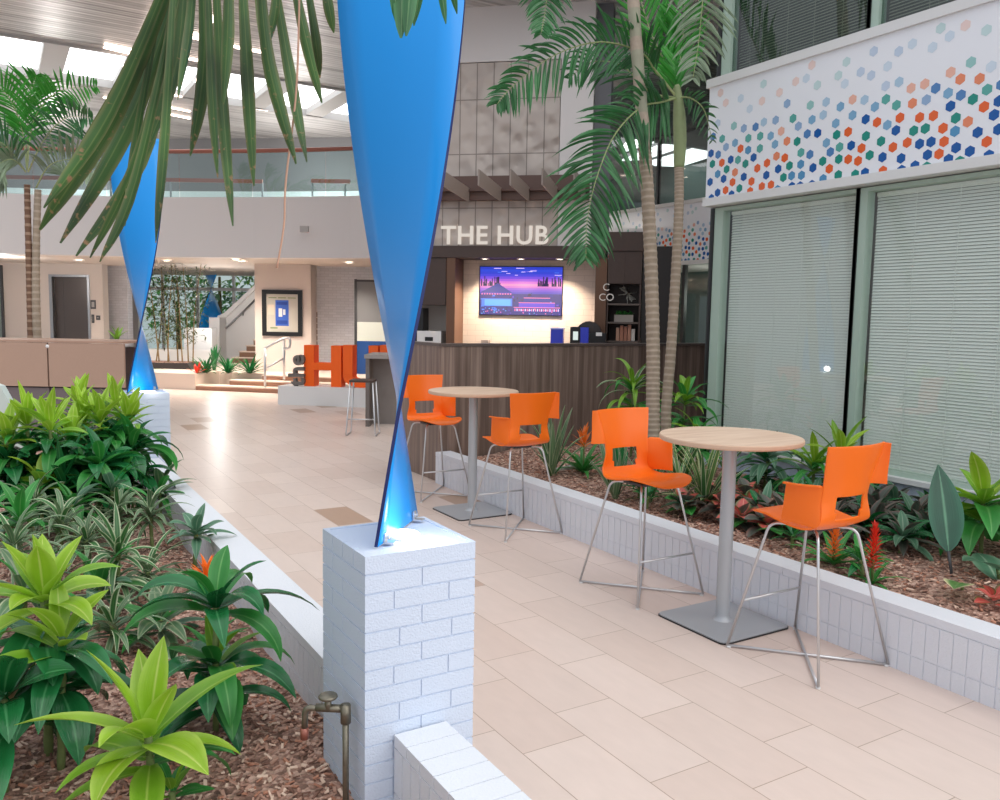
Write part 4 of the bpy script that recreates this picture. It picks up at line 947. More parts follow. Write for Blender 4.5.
arc = [(.5-.5*math.cos(math.pi*k/12), .27-.27*math.sin(math.pi*k/12)) for k in range(13)]; arc2 = [(.5+.23*math.cos(math.pi*k/12), .27-.09*math.sin(math.pi*k/12)) for k in range(13)]
letter('letter_sign', U+[arc+arc2], 343, 378, 'big orange letter U next to the H, partly behind the grey table')
Bp = [[(0, 0), (.27, 0), (.27, 1), (0, 1)]]
for c0 in (.26, .74):
    o1 = [(.55+.42*math.cos(-math.pi/2+math.pi*k/10), c0+.26*math.sin(-math.pi/2+math.pi*k/10)) for k in range(11)]; i1 = [(.55+.17*math.cos(math.pi/2-math.pi*k/10), c0+.11*math.sin(math.pi/2-math.pi*k/10)) for k in range(11)]
    Bp.append([(.27, c0-.26)]+o1+[(.27, c0+.26), (.27, c0+.11)]+i1+[(.27, c0-.11)])
letter('letter_sign', Bp, 380, 412, 'big orange letter B mostly hidden behind the blue blade')
s_ = FH.hit(302.5, 366, 0)[0]
c0 = FH.p(s_, -.1, zt+.0)
o = textmesh('the', .44, .12, c0, (0, 0, 1), -FH.s, GREYLET, 'lettering', 1.06, .012); tag(o, 'small grey letters reading the, turned upright beside the orange H', 'lettering')

# grey high table and dark stool in front of the letters
ft = vframe(12.9); a = ft.rect(365.5, 429, 415, 357, 0)
t = thing('bar_table', ft.p(a[0], 0, 0), 'grey high table with slab end, partly behind the big blue blade', 'table')
m = MB(); ft.box(m, a[0]-.02, 1.07, a[2]+.4, 1.13, .02, .9); m.build('tabletop', mat('grey_laminate', srgb(150, 142, 138), .5), t)
m = MB(); ft.box(m, a[0], 0, a[2]+.36, 1.07, -.35, .06); m.build('end_panel', mat('grey_wood', srgb(136, 128, 124), .55, noise=.12, nscale=8), t)
m = MB(); ft.box(m, a[0], 0, a[0]+.06, 1.07, 0, .86); m.build('leg_panel', mat('grey_wood_dark', srgb(110, 102, 98), .55), t)
f2 = vframe(12.0); c = f2.p(f2.hit(363, 435)[0], 0, 0)
t = thing('wire_stool', c, 'dark seated wire stool at the grey high table', 'stool')
w = .17; h = .78
m = MB(); m.obox(c-f2.s*w-f2.n*w+Vector((0, 0, h)), f2.s*2*w, f2.n*2*w, (0, 0, .03)); m.build('seat', mat('dark_brown_seat', srgb(70, 52, 44), .5), t)
for sg in (-1, 1):
    m = MB(); m.tube(roundpath([c+f2.s*sg*w*.95+f2.n*.15+Vector((0, 0, h)), c+f2.s*sg*w*1.25+f2.n*.2+Vector((0, 0, .012)), c+f2.s*sg*w*1.25-f2.n*.2+Vector((0, 0, .012)), c+f2.s*sg*w*.95-f2.n*.15+Vector((0, 0, h))], .05), .012, 8); m.build('leg_frame', CHROME, t, True)
m = MB(); m.tube([c-f2.s*w*1.15+f2.n*.18+Vector((0, 0, .25)), c+f2.s*w*1.15+f2.n*.18+Vector((0, 0, .25))], .01, 8); m.build('footrest', CHROME, t, True)
# staircase behind, its parapet and rail
fs = vframe(23.0)
mb = MB()
def fpoly(f, pts, n, th, m=0):
    P = [f.hit(x, y, n) for x, y in pts]; mb.prism(P, f.p(0, n, 0), f.s, (0, 0, 1), f.n*-th, m)
fpoly(fs, [(219, 372), (219, 318), (224, 314), (256, 287), (256, 372)], -1.2, .15); fpoly(fs, [(209, 372), (209, 317.5), (219.5, 317.5), (219.5, 372)], -.6, .7)
fpoly(fs, [(217.5, 319), (217.5, 316), (224, 313), (256, 283.5), (256, 288.5), (224.5, 318.5)], -1.12, .3)
struct(mb.build('stair_parapet', WHITE))
mb = MB(); s0_ = fs.hit(231, 360, 0)[0]
for k in range(9):
    s = s0_+.165*k; fs.box(mb, s, RZ+.165*k, s+2.2, RZ+.165*k+.135, -.12*k-.1, 1.0-.1*k if k < 9 else .2, 0); fs.box(mb, s-.02, RZ+.165*k+.135, s+2.2, RZ+.165*k+.165, -.12*k-.08, 1.02-.1*k, 1)
struct(mb.build('staircase', [mat('walnut_riser', srgb(122, 88, 66), .5), TREAD]))
t = thing('stair_handrail', fs.p(fs.hit(219, 331)[0], -1.1, 1), 'thin metal handrail along the white stair parapet', 'handrail')
def q3(x, y, n): s, z = fs.hit(x, y, n); return fs.p(s, n, z)
m = MB(); m.tube(roundpath([q3(218.5, 329, -1.12), q3(226, 328.5, -1.1), q3(256, 299, -1.1)], .15), .03, 8); m.build('rail', GREYMET, t, True)
for x, y in ((222, 331), (243, 314)): m = MB(); m.tube([q3(x, y-2, -1.1), q3(x, y+1.5, -1.2)], .02, 6); m.build('bracket', GREYMET, t, True)
# low white planter with bamboo, black tub, agaves
fg = vframe(20.1)
mb = MB(); a = fg.rect(184, 366, 212, 328, -2.2); fg.box(mb, a[0], RZ, a[2], a[3], -2.2, .4); a = fg.rect(170, 366, 212, 350, -1.6); fg.box(mb, a[0]-1.5, RZ, a[2], a[3], -1.6, .3); struct(mb.build('back_planter_wall', WHITE))
a = fg.rect(150, 377, 192, 363, 0); t = thing('planter_tub', fg.p((a[0]+a[2])/2, 0, RZ), 'long black planter tub under the bamboo', 'planter')
m = MB(); m.prism([(a[0]-.4, RZ), (a[2], RZ), (a[2]-.12, a[3]), (a[0]-.4, a[3])], fg.p(0, 0, 0), fg.s, (0, 0, 1), fg.n*-.8); m.build('tub', mat('black_tub', srgb(44, 38, 38), .5), t)
m = MB(); fg.box(m, a[0]-.35, a[3]-.06, a[2]-.16, a[3]+.01, -.05, .7); m.build('soil', MULCH, t)
tubz = a[3]; tub0, tub1 = a[0], a[2]
for i in range(9):
    s = tub0-.05+(tub1-tub0+.0)*(i+.5)/9; n = -.2-.4*random.random(); b0 = fg.p(s, n, tubz-.02); top = 1.4+rnd(.6, 1.3)
    t = thing('bamboo', b0, 'slender leafy bamboo stem in the black tub', 'bamboo', 'bamboo stems in the black tub')
    tip = b0+fg.s*rnd(-.35, .35)+Vector((0, 0, top)); pts = spline([b0, b0.lerp(tip, .5)+fg.s*rnd(-.06, .06), tip], 5)
    m = MB(); m.tube(pts, [.018-.0012*k for k in range(len(pts))], 6); m.build('culm', mat('culm_tan', srgb(140, 116, 74), .6), t, True)
    m = MB()
    for k in range(150):
        f = rnd(.22, 1); p = b0.lerp(tip, f)+Vector((rnd(-.22, .22), rnd(-.22, .22), rnd(-.08, .08))); m.leaf(p, rnd(0, 6.28), rnd(-.5, .5), rnd(.12, .22), .035, .9, 3)
    m.build('foliage', BAMB, t, True)
# garden window far behind
fw = vframe(27.0); a = fw.rect(140, 372, 262, 262, 0)
root = thing('window_11', fw.p(a[0], 0, RZ), None, None); root['kind'] = 'structure'
zm = fw.hit(200, 289)[1]
m = MB(); fw.box(m, a[0], RZ, a[2], 3.3, 0, .012); m.build('pane', glassmat('garden_glass', (.9, .96, .92, 1), .05), root)
m = MB(); fw.box(m, a[0], zm-.05, a[2], zm+.05, .05, .1); fw.box(m, a[0], RZ, a[2], RZ+.08, .05, .1)
for x in (163, 198, 234): s = fw.hit(x, 300)[0]; fw.box(m, s-.04, RZ, s+.04, 3.3, .05, .1)
m.build('frame', WHITE, root)
mb = MB(); fw.box(mb, a[0]-6, 0, a[0]-.01, 3.4, .1, .3); fw.box(mb, a[2]+.01, 0, a[2]+7, 3.4, .1, .3); struct(mb.build('wall_garden', PLASTER))
fo = vframe(31.0)
for i, (x, y, r, mt, lab) in enumerate(((178, 300, 1.5, GREEN, 'dark leafy shrub outside the garden window, behind the bamboo'), (214, 276, 1.6, GREYG, 'pale leafy tree outside the garden window, above the far blade'), (246, 276, 1.5, LIMED, 'bright sunlit tree outside the garden window at right'), (236, 318, 1.3, DARK, 'dark shrub outside the garden window, behind the stairs'), (196, 325, 1.2, GREEN, 'low green shrub outside the garden window, left of the far blade'))):
    s, z = fo.hit(x, y); c = fo.p(s, -.6*i, z); t = thing('garden_shrub', fo.p(s, -.6*i, 0), lab, 'shrub', 'shrubs in the garden outside'); m = MB()
    for k in range(300):
        d = Vector((rnd(-1, 1), rnd(-1, 1), rnd(-1, 1))).normalized()*r*rnd(.5, 1); m.leaf(c+Vector((d.x*1.2, d.y*.6, d.z)), rnd(0, 6.28), rnd(-.6, .8), rnd(.25, .42), .14, .9, 3)
    m.build('foliage', mt, t, True); m = MB(); m.tube([fo.p(s, -.6*i, 0), c], [.12, .05], 7); m.build('stem', TWIG, t, True)
fbl = vframe(25.0); s, z = fbl.hit(212, 330); c = fbl.p(s, 0, 0)
mb = MB(); a = fbl.rect(206, 372, 222, 337, 0); fbl.box(mb, a[0], RZ, a[2], a[3], .25, .5); struct(mb.build('brick_pillar_far', WBRICKT)); zf = a[3]
blade('twisted_blade', c.x, c.y, zf+.001, 2.85, .78, 2.45, math.radians(60), 'small twisted blue blade far away by the garden window')
def spiky(name, base, n, L, W, mats, lab, cat, group=None, el=(.3, 1.4), dr=.7, prof=strapp):
    t = thing(name, base, lab, cat, group); m = MB()
    for k in range(n): m.leaf(Vector(base)+Vector((rnd(-.02, .02), rnd(-.02, .02), 0)), k*2.4+rnd(-.3, .3), el[1]-(el[1]-el[0])*(k/n), L*rnd(.75, 1.1), W, dr*rnd(.6, 1.2), 6, prof=prof)
    m.build('foliage', mats, t, True); return t
def ongr(x, y, z): p = atz(x, y, z); return p
spiky('snake_plant', ongr(214, 371, RZ), 9, .62, .09, [DARK], 'upright dark snake plant by the foot of the staircase', 'plant', None, (1.2, 1.5), .1)
for x, lab in ((206, 'left of the three spiky pale agaves on the raised floor'), (228, 'middle of the three spiky pale agaves on the raised floor'), (250, 'right of the three spiky pale agaves on the raised floor')):
    spiky('agave', ongr(x, 373.5, RZ), 34, .5, .06, [DARK], lab, 'plant', 'agaves on the raised floor', (.15, 1.3), .6)
spiky('bromeliad', ongr(198, 374, RZ), 12, .3, .06, [FLOWR], 'small red bromeliad right of the black planter tub', 'plant', None, (.4, 1.4), .5)
spiky('agave', ongr(128, 378, RZ), 16, .8, .12, [DARK], 'dark leafy plant between the tan desk and the far blade', 'plant', None, (.3, 1.3), .8)
spiky('agave', ongr(107, 346, .9) if False else fd.p(fd.hit(107, 341)[0], -.3, 1.33), 7, .22, .05, [LIMED], 'small light green sprig behind the tan reception desk top', 'plant', None, (.6, 1.4), .5)

# ------------------------------------------------------------------ plants
def plant(name, label, px, py, z, soil, tiers, mats, cat='plant', group=None, sr=.012, seed=0, bend=.02, xy=None, stemmat=None):
    """cane with one or more whorls of leaves; the top whorl stands at the given point"""
    rr = random.Random(seed*7+int(px*3)+int(py)); p = atz(px, py, z) if xy is None else Vector((xy[0], xy[1], z))
    gz = soil(p.x, p.y); base = Vector((p.x+rr.uniform(-bend, bend), p.y+rr.uniform(-bend, bend), gz-.01))
    t = thing(name, base, label, cat, group); m = MB()
    for (dz, n, L, W, e0, e1, dr, mi, prof) in tiers:
        zz = max(gz+.01, p.z-dz); f = (zz-base.z)/max(.02, p.z-base.z); c = base.lerp(p, f); a0 = rr.uniform(0, 6.28)
        for k in range(n):
            q = k/max(1, n-1); a = a0+k*2.39996+rr.uniform(-.25, .25); el = e1+(e0-e1)*q+rr.uniform(-.1, .1)
            mm = mi if not isinstance(mi, tuple) else rr.choice(mi)
            m.leaf(c+Vector((math.cos(a)*sr, math.sin(a)*sr, .05*(1-q)-.02)), a, el, L*rr.uniform(.75, 1.12), W*(1.32 if prof is la and soil is soilL else 1.1)*rr.uniform(.85, 1.15), dr*rr.uniform(.7, 1.25), 9, .28, mm, prof, rr.uniform(-.35, .35), rr.uniform(-.5, .5))
    m.build('foliage', mats, t, True)
    if p.z-gz > .06:
        s = MB(); pts = [base.lerp(p, k/10) for k in range(11)]; s.tube(pts, [sr*(1.15 if k % 2 else .95) for k in range(11)], 8); s.build('stem', stemmat or STEMG, t, True)
    return t
la, st_, br_ = lance, strapp, broad
G3 = [LIME, LIMED, GREEN, DARK]
def limecane(k, px, py, z, label, sc=1.0):
    plant('dracaena', label, px, py, z, soilL, [(0, 7, .28*sc, .06*sc, .9, 1.4, .3, 0, la), (.05, 7, .30*sc, .065*sc, .3, .9, .8, (0, 0, 1), la), (.16, 11, .34*sc, .07*sc, .0, .6, 1.5, (2, 2, 3), la), (.34, 11, .38*sc, .08*sc, -.1, .5, 1.6, (2, 3), la), (.52, 9, .38*sc, .08*sc, -.1, .4, 1.5, 3, la)], G3, seed=k)
# left bed, nearest first
plant('dracaena', 'lime green broad leaved plant at the very front of the left bed', 148, 735, .38, soilL, [(0, 4, .34, .085, .95, 1.35, .35, 0, la), (.03, 7, .38, .09, .15, .75, .9, (0, 0, 1), la), (.1, 6, .36, .08, -.1, .3, 1.0, (1, 2), la)], G3, seed=3)
plant('dracaena', 'tall glossy dark green plant with drooping leaves, left of the front white pillar', 216, 602, .60, soilL, [(0, 5, .26, .055, .8, 1.2, .8, (2, 2, 3), la), (.03, 10, .40, .075, .2, .7, 1.7, (2, 3), la), (.26, 6, .2, .05, .6, 1.2, .6, (1, 2), la), (.28, 12, .38, .08, .1, .6, 1.8, (2, 3, 3), la), (.42, 7, .34, .07, 0, .4, 1.6, 3, la)], G3, seed=5)
plant('dracaena', 'tall cane, big lime crown over hanging dark leaves, at the left edge', 45, 596, .66, soilL, [(0, 7, .27, .075, .75, 1.4, .3, 0, la), (.03, 8, .30, .08, .1, .7, 1.0, (0, 0, 1), la), (.2, 9, .38, .09, -.2, .3, 1.4, 3, la), (.36, 8, .38, .09, -.3, .2, 1.3, 3, la)], G3, seed=9, sr=.016)
plant('dracaena', 'smaller lime green shoot just right of the big lime crown at the left edge', 62, 640, .52, soilL, [(0, 5, .24, .065, .6, 1.25, .5, 0, la), (.06, 7, .3, .075, -.1, .5, 1.3, (1, 3, 3), la), (.2, 7, .36, .085, -.3, .2, 1.3, 3, la)], G3, seed=11, sr=.014)
plant('dracaena', 'dark green large leaved plant in the lower left corner of the bed', 4, 700, .36, soilL, [(0, 8, .34, .1, .2, 1.0, 1.2, 3, la), (.12, 7, .36, .1, -.2, .3, 1.0, 3, la), (.05, 2, .34, .07, .3, .6, 1.2, 4, la)], G3+[DRY], seed=2)
plant('bromeliad', 'tiny sprout with a pale bud at the bottom edge of the left bed', 172, 792, .1, soilL, [(0, 9, .13, .03, .2, 1.2, .5, (1, 2), la)], G3, seed=4)
plant('dracaena', 'small plant with narrow white edged leaves in the middle of the left bed', 118, 552, .40, soilL, [(0, 9, .26, .036, .7, 1.35, .5, 0, st_), (.03, 16, .28, .036, .0, .7, 1.3, 0, st_), (.16, 14, .26, .034, -.2, .5, 1.4, (0, 1), st_)], [STRIPE, STRIPEG], seed=8)
plant('dracaena', 'small grey green plant leaning over the white planter wall', 196, 534, .36, soilL, [(0, 9, .22, .05, .2, 1.1, .8, 0, la), (.02, 8, .24, .05, -.1, .4, 1.1, (0, 1), la)], [GREYG, STRIPE], seed=6)
for k, (x, y, z, lab) in enumerate(((150, 512, .34, 'grey striped arching plant beside the inner face of the planter wall'), (118, 512, .36, 'grey striped arching plant left of the one along the planter wall'), (86, 540, .34, 'grey striped arching plant between the lime crown and the white edged plant'), (34, 505, .42, 'grey striped arching plant at the left edge, above the big lime crown'), (148, 572, .18, 'low grey striped plant on open mulch under the white edged plant'), (14, 545, .42, 'grey striped plant at the left edge beside the big lime crown'), (112, 625, .2, 'low pale striped plant between the lime cane and the glossy dark plant'), (62, 522, .40, 'grey striped arching plant behind the big lime crown'))):
    plant('spider_plant', lab, x, y, z, soilL, [(0, 14, .30, .032, .3, 1.3, 1.5, (0, 0, 1), st_), (.05, 16, .34, .034, -.1, .6, 1.6, 0, st_)], [STRIPEG, STRIPE], seed=20+k)
plant('dracaena', 'broad glossy corn plant with leaves hanging over the planter wall, below the far pillar', 132, 447, .66, soilL, [(0, 8, .32, .07, .6, 1.3, 1.1, (0, 1), la), (.04, 13, .46, .1, .1, .6, 1.9, (0, 1, 1), la), (.24, 12, .42, .1, 0, .4, 1.8, 1, la)], [GREEN, DARK], seed=31)
plant('dracaena', 'glossy corn plant with hanging leaves left of the one over the planter wall', 100, 462, .62, soilL, [(0, 8, .32, .07, .5, 1.2, 1.2, (0, 1), la), (.06, 13, .42, .09, .1, .6, 1.8, (0, 1, 1), la), (.26, 11, .42, .09, 0, .4, 1.8, 1, la)], [GREEN, DARK], seed=32)
plant('dracaena', 'dark upright sword leaved plant in the middle of the left bed', 63, 478, .52, soilL, [(0, 7, .34, .05, 1.0, 1.4, .15, 0, st_), (.06, 7, .34, .055, .4, .9, .7, 0, st_)], [DARK, GREEN], seed=33)
plant('dracaena', 'yellow green low plant left of the dark upright sword leaved plant', 42, 482, .5, soilL, [(0, 7, .26, .065, .4, 1.2, .7, (0, 1), la), (.05, 8, .3, .07, 0, .5, 1.3, (1, 2), la)], G3, seed=34)
plant('dracaena', 'dark leafy plant at the left edge behind the grey striped plants', 8, 462, .62, soilL, [(0, 8, .34, .08, .3, 1.2, 1.0, (2, 3), la), (.1, 12, .44, .1, -.1, .5, 1.6, 3, la), (.26, 10, .42, .1, -.1, .4, 1.5, 3, la)], G3, seed=35)
LC = ((128, 418, .88, 'lime topped cane farthest right, in front of the far white pillar'), (100, 417, .90, 'lime topped cane second from the right in the back row'), (116, 406, .88, 'lime topped cane behind the two rightmost ones'), (84, 420, .86, 'lime topped cane in the middle of the back row, under the desk seam'), (50, 424, .90, 'lime topped cane left of the desk seam in the back row'), (27, 420, .92, 'lime topped cane near the pale slanting partition'), (72, 438, .76, 'lime topped cane slightly in front of the back row'), (8, 438, .80, 'lime topped cane at the left edge in front of the slanting partition'), (80, 402, .92, 'lime topped cane standing tallest against the tan desk'))
for k, (x, y, z, lab) in enumerate(LC): limecane(40+k, x, y, z, lab, .95)
for k, (x, y, z, lab) in enumerate(((30, 450, .66, 'leafy green plant filling the back of the bed below the slanting partition'), (62, 455, .64, 'leafy green plant filling the bed in front of the back row'), (112, 440, .72, 'leafy green plant tucked behind the glossy corn plants'))):
    plant('dracaena', lab, x, y, z, soilL, [(0, 9, .32, .075, .2, 1.1, 1.3, (2, 3), la), (.12, 12, .4, .085, -.1, .5, 1.6, (2, 3), la), (.3, 10, .4, .085, -.1, .4, 1.6, 3, la)], G3, seed=60+k)
for k, (x, y, z, lab) in enumerate(((24, 590, .30, 'low green leafy plant at the left edge under the big lime crown'), (100, 588, .22, 'low green leafy plant right of the big lime crown'), (160, 620, .16, 'low striped tuft left of the glossy dark plant'), (72, 505, .40, 'mid green plant between the grey striped plants and the dark sword leaves'), (20, 520, .42, 'mid green plant at the left edge among grey striped plants'), (112, 490, .44, 'mid green plant below the glossy corn plants'), (160, 490, .32, 'grey green plant by the planter wall under the corn plant'))):
    plant('dracaena', lab, x, y, z, soilL, [(0, 8, .28, .05, .4, 1.2, .9, (0, 1), la), (.05, 11, .32, .055, -.1, .6, 1.3, (0, 1, 2), la)], [GREEN, GREYG, STRIPE] if k % 2 else [STRIPEG, GREEN, GREYG], seed=160+k)
def flower(name, lab, px, py, z, soil, mats, nl=14, L=.3, W=.045, fl=10, fL=.1, cat='bromeliad', xy=None, fm=1, seed=0, el=(.3, 1.1), sp_=0):
    rr = random.Random(seed); p = atz(px, py, z) if xy is None else Vector((xy[0], xy[1], z)); g = Vector((p.x, p.y, soil(p.x, p.y)-.005)); t = thing(name, g, lab, cat)
    m = MB()
    for k in range(nl): m.leaf(g+Vector((0, 0, .01)), k*2.4+rr.uniform(-.3, .3), el[1]-(el[1]-el[0])*k/nl, L*rr.uniform(.8, 1.1), W, .9, 8, prof=st_)
    m.build('foliage', mats[0], t, True); s = MB(); s.tube([g, p-Vector((0, 0, .02))], .008, 7); s.build('stem', STEMG, t, True)
    m = MB()
    for k in range(fl): m.leaf(p-Vector((0, 0, (sp_ or fL*.6)*k/fl)), k*2.4, 1.4-1.1*k/fl, fL*rr.uniform(.8, 1.1), fL*.22, .3, 5, prof=la)
    m.build('flower', mats[1], t, True)
flower('bromeliad', 'orange spiky bromeliad flower behind the glossy dark plant by the planter wall', 208, 578, .40, soilL, [GREEN, FLOWO], 12, .24, .04, 26, .15, seed=1)
# right bed
plant('snake_plant', 'cream striped sword leaved plant right of the far orange stools', 0, 0, .29, soilR, [(0, 12, .60, .055, 1.15, 1.5, .15, 0, st_), (0, 10, .60, .04, .85, 1.2, .6, (0, 1), st_)], [STRIPEG, STRIPE], seed=70, xy=(4.38, 6.28))
flower('bromeliad', 'orange flowered bromeliad between the striped plants near the counter', 586, 447, .62, soilR, [GREEN, FLOWO], 22, .42, .05, 16, .16, seed=2, xy=(4.70, 6.22))
plant('snake_plant', 'upright striped sword leaved plant behind the second nearest stool', 0, 0, .29, soilR, [(0, 12, .56, .055, 1.15, 1.5, .12, (0, 1), st_), (0, 6, .4, .05, 1.0, 1.3, .3, 0, st_)], [STRIPEG, DARK], seed=71, xy=(4.32, 5.28))
plant('snake_plant', 'low striped sword leaved plant behind the seat of the second nearest stool', 0, 0, .29, soilR, [(0, 16, .5, .045, 1.0, 1.5, .3, (0, 1, 1), st_)], [STRIPEG, STRIPE], seed=72, xy=(4.5, 5.05))
plant('dracaena', 'tall arching pale green plant in front of the dark counter, left of the palm trunks', 642, 392, 1.04, soilR, [(0, 9, .42, .045, .6, 1.3, 1.4, (0, 1), st_), (.05, 14, .5, .05, .1, .8, 1.9, (0, 1, 2), st_), (.22, 12, .46, .07, -.1, .5, 1.5, (1, 2), la), (.42, 10, .4, .07, -.1, .5, 1.5, 2, la)], [STRIPE, LIMED, GREEN], seed=73, xy=(5.72, 6.75))
plant('dracaena', 'bushy mid green plant right of the palm trunks beside the window', 692, 396, 1.0, soilR, [(0, 9, .32, .06, .6, 1.3, .9, (1, 2), la), (.05, 12, .4, .07, .1, .7, 1.5, (1, 2), la), (.24, 12, .4, .07, 0, .5, 1.5, 2, la), (.44, 12, .4, .07, 0, .5, 1.5, (2, 3), la)], G3, seed=74, xy=(5.62, 5.86))
plant('dracaena', 'green plant with light veins low between the palm trunks and the window', 680, 430, .7, soilR, [(0, 10, .34, .06, .3, 1.2, 1.2, (2, 1), la), (.16, 12, .38, .06, -.1, .5, 1.4, 2, la)], G3, seed=75, xy=(5.45, 5.5))
plant('spider_plant', 'tall clump of cream striped grassy leaves under the near round table', 704, 506, .30, soilR, [(0, 22, .66, .036, .95, 1.5, .6, (0, 0, 1), st_), (0, 12, .5, .034, .5, .9, 1.1, 0, st_)], [CREAM, STRIPE], seed=76)
plant('spider_plant', 'second clump of cream striped grassy leaves left of the near table column', 680, 500, .30, soilR, [(0, 18, .6, .036, .8, 1.45, .8, (0, 1), st_)], [CREAM, STRIPE], seed=77)
plant('dracaena', 'grey green broad leaved plant below the window, right of the near table column', 766, 452, .58, soilR, [(0, 9, .32, .075, .4, 1.2, .7, (0, 1), la), (.06, 14, .38, .085, 0, .6, 1.3, (0, 1), la), (.18, 12, .34, .08, -.1, .4, 1.2, 1, la)], [GREYG, DARK], seed=78, xy=(5.72, 4.92))
plant('dracaena', 'bright green strap leaved plant behind the arm of the nearest stool', 812, 462, .60, soilR, [(0, 9, .36, .055, .5, 1.2, .8, (0, 1), la), (.06, 12, .42, .06, .0, .6, 1.4, (1, 2), la), (.2, 9, .36, .06, -.1, .4, 1.3, 2, la)], [LIME, LIMED, GREEN], seed=79, xy=(5.62, 4.36))
plant('dracaena', 'light green plant against the window, behind the backrest of the nearest stool', 842, 444, .68, soilR, [(0, 9, .36, .06, .6, 1.3, .6, (0, 1), la), (.1, 12, .38, .065, 0, .6, 1.3, (1, 2), la), (.24, 9, .36, .06, -.1, .4, 1.3, 2, la)], [LIME, LIMED, GREEN], seed=80, xy=(5.78, 4.24))
plant('croton', 'large bright green leafy plant at the right edge of the picture', 980, 482, .64, soilR, [(0, 6, .32, .1, .5, 1.2, .5, (0, 1), la), (.04, 10, .46, .13, .0, .6, 1.4, (1, 2), la), (.16, 9, .44, .14, -.2, .3, 1.2, (2, 2, 1), la)], [LIME, LIMED, GREEN], seed=81, xy=(5.34, 2.86))
def oneleaf(name, lab, base, az, el, stalk, L, W, dr, mt, cat='plant', roll=0, fold=.12, nlv=1):
    g = Vector((base[0], base[1], soilR(base[0], base[1])-.01)); t = thing(name, g, lab, cat); tip = g+Vector((math.cos(az)*stalk*.35, math.sin(az)*stalk*.35, stalk)); s = MB(); s.tube([g, tip], .009, 7); s.build('stem', DARKG if mt is RIBBED else STEMG, t, True)
    m = MB()
    for k in range(nlv): m.leaf(tip-Vector((0, 0, .03*k)), az+k*2.1, el, L, W, dr, 14, fold, 0, br_, 0, roll)
    m.build('foliage', mt, t, True)
b = atz(952, 578, .27)
oneleaf('philodendron', 'single tall dark ribbed leaf on a stalk in front of the bright plant at right', b, math.radians(62), 1.3, .15, .52, .22, .15, RIBBED)
b = atz(962, 592, .28); oneleaf('caladium', 'cream edged leaf lying on the mulch near the right edge', b, math.radians(200), .3, .05, .24, .15, .5, CREAM)
b = atz(1000, 580, .28); oneleaf('philodendron', 'wide grey green leaf lying on the mulch at the right edge', b, math.radians(170), .5, .08, .30, .18, .6, GREYG, nlv=3)
b = atz(992, 606, .28); plant('caladium', 'pink leaved clump at the right edge in front of the mulch', 0, 0, .31, soilR, [(0, 7, .11, .07, 0, 1, .5, 0, br_)], [PINK], seed=90, xy=(b.x, b.y))
flower('heliconia', 'red flower spike behind the rear leg of the nearest stool', 862, 520, .57, soilR, [GREEN, FLOWR], 8, .22, .03, 90, .07, 'flower', xy=(4.26, 2.87), seed=5, el=(.2, .8), sp_=.23)
flower('heliconia', 'orange flower spike under the seat of the nearest stool', 832, 530, .50, soilR, [GREEN, FLOWO], 12, .34, .04, 50, .08, 'flower', xy=(4.30, 3.16), seed=6, el=(.2, .9), sp_=.18)
RB = random.Random(12)
dk = [(x, y) for y in (3.2, 3.5, 3.8, 4.1) for x in (4.75, 5.05, 5.35, 5.65, 5.9)]
XN = ('nearest the walkway wall', 'second from the walkway wall', 'in the middle', 'second from the window', 'nearest the window'); YN = ('front row', 'second row', 'third row', 'back row')
for k, (x, y) in enumerate(dk):
    if k in (4, 0): continue
    plant('bromeliad', 'dark purplish green bromeliad %s, %s of the dark patch' % (XN[k % 5], YN[k//5]), 0, 0, .36, soilR, [(0, 13, .22, .06, .3, 1.2, .7, (0, 0, 1, 2), la), (0, 14, .27, .065, -.1, .4, .8, (0, 0, 1, 2), la)], [PURP, DARK, GREYG], seed=100+k, xy=(x+rnd(-.07, .07), y+rnd(-.07, .07)))
pk = [(4.62, 4.35), (4.78, 4.62), (4.5, 4.08), (4.9, 4.36), (4.52, 3.86), (4.7, 4.02), (4.45, 4.6), (5.1, 4.6)]
PKL = ('right of the near table column', 'behind the near table column', 'between the table column and the stool seat', 'in the middle of the bed right of the column', 'under the seat of the nearest stool', 'just behind the nearest stool seat', 'left of the near table column', 'deep in the bed below the grey green plant')
for k, (x, y) in enumerate(pk):
    plant('caladium', 'low pink and dark leaved plant %s' % PKL[k], 0, 0, .36, soilR, [(0, 7, .15, .10, .2, 1.1, .5, (0, 0, 1), br_), (.02, 11, .18, .11, -.1, .5, .7, (1, 1, 2, 0, 3), br_)], [PINK, PURP, GREEN, GREYG], seed=120+k, xy=(x, y))
for k, (x, y, lab) in enumerate(((4.35, 4.9, 'small green seedling beside the wall behind the second nearest stool'), (4.4, 3.55, 'low dark green strap plant against the wall behind the nearest stool'), (4.55, 5.25, 'small green leafy plant below the second nearest stool seat'), (4.3, 2.98, 'low green tuft at the foot of the red flower spike'), (5.3, 4.9, 'low dark plant under the window left of the grey green plant'))):
    plant('seedling', lab, 0, 0, .36, soilR, [(0, 12, .22, .04, .1, 1.1, .8, (0, 1), la)], [GREEN, DARK], seed=140+k, xy=(x, y))
mp_ = MB(); a = atz(552, 471, .31); b = atz(592, 463, .31); mp_.tube([a, b], .022, 10); o = mp_.build('pipe', mat('pvc_white', srgb(206, 204, 198), .4), None, True); tag(o, 'white plastic pipe lying across the right bed near the counter', 'pipe')

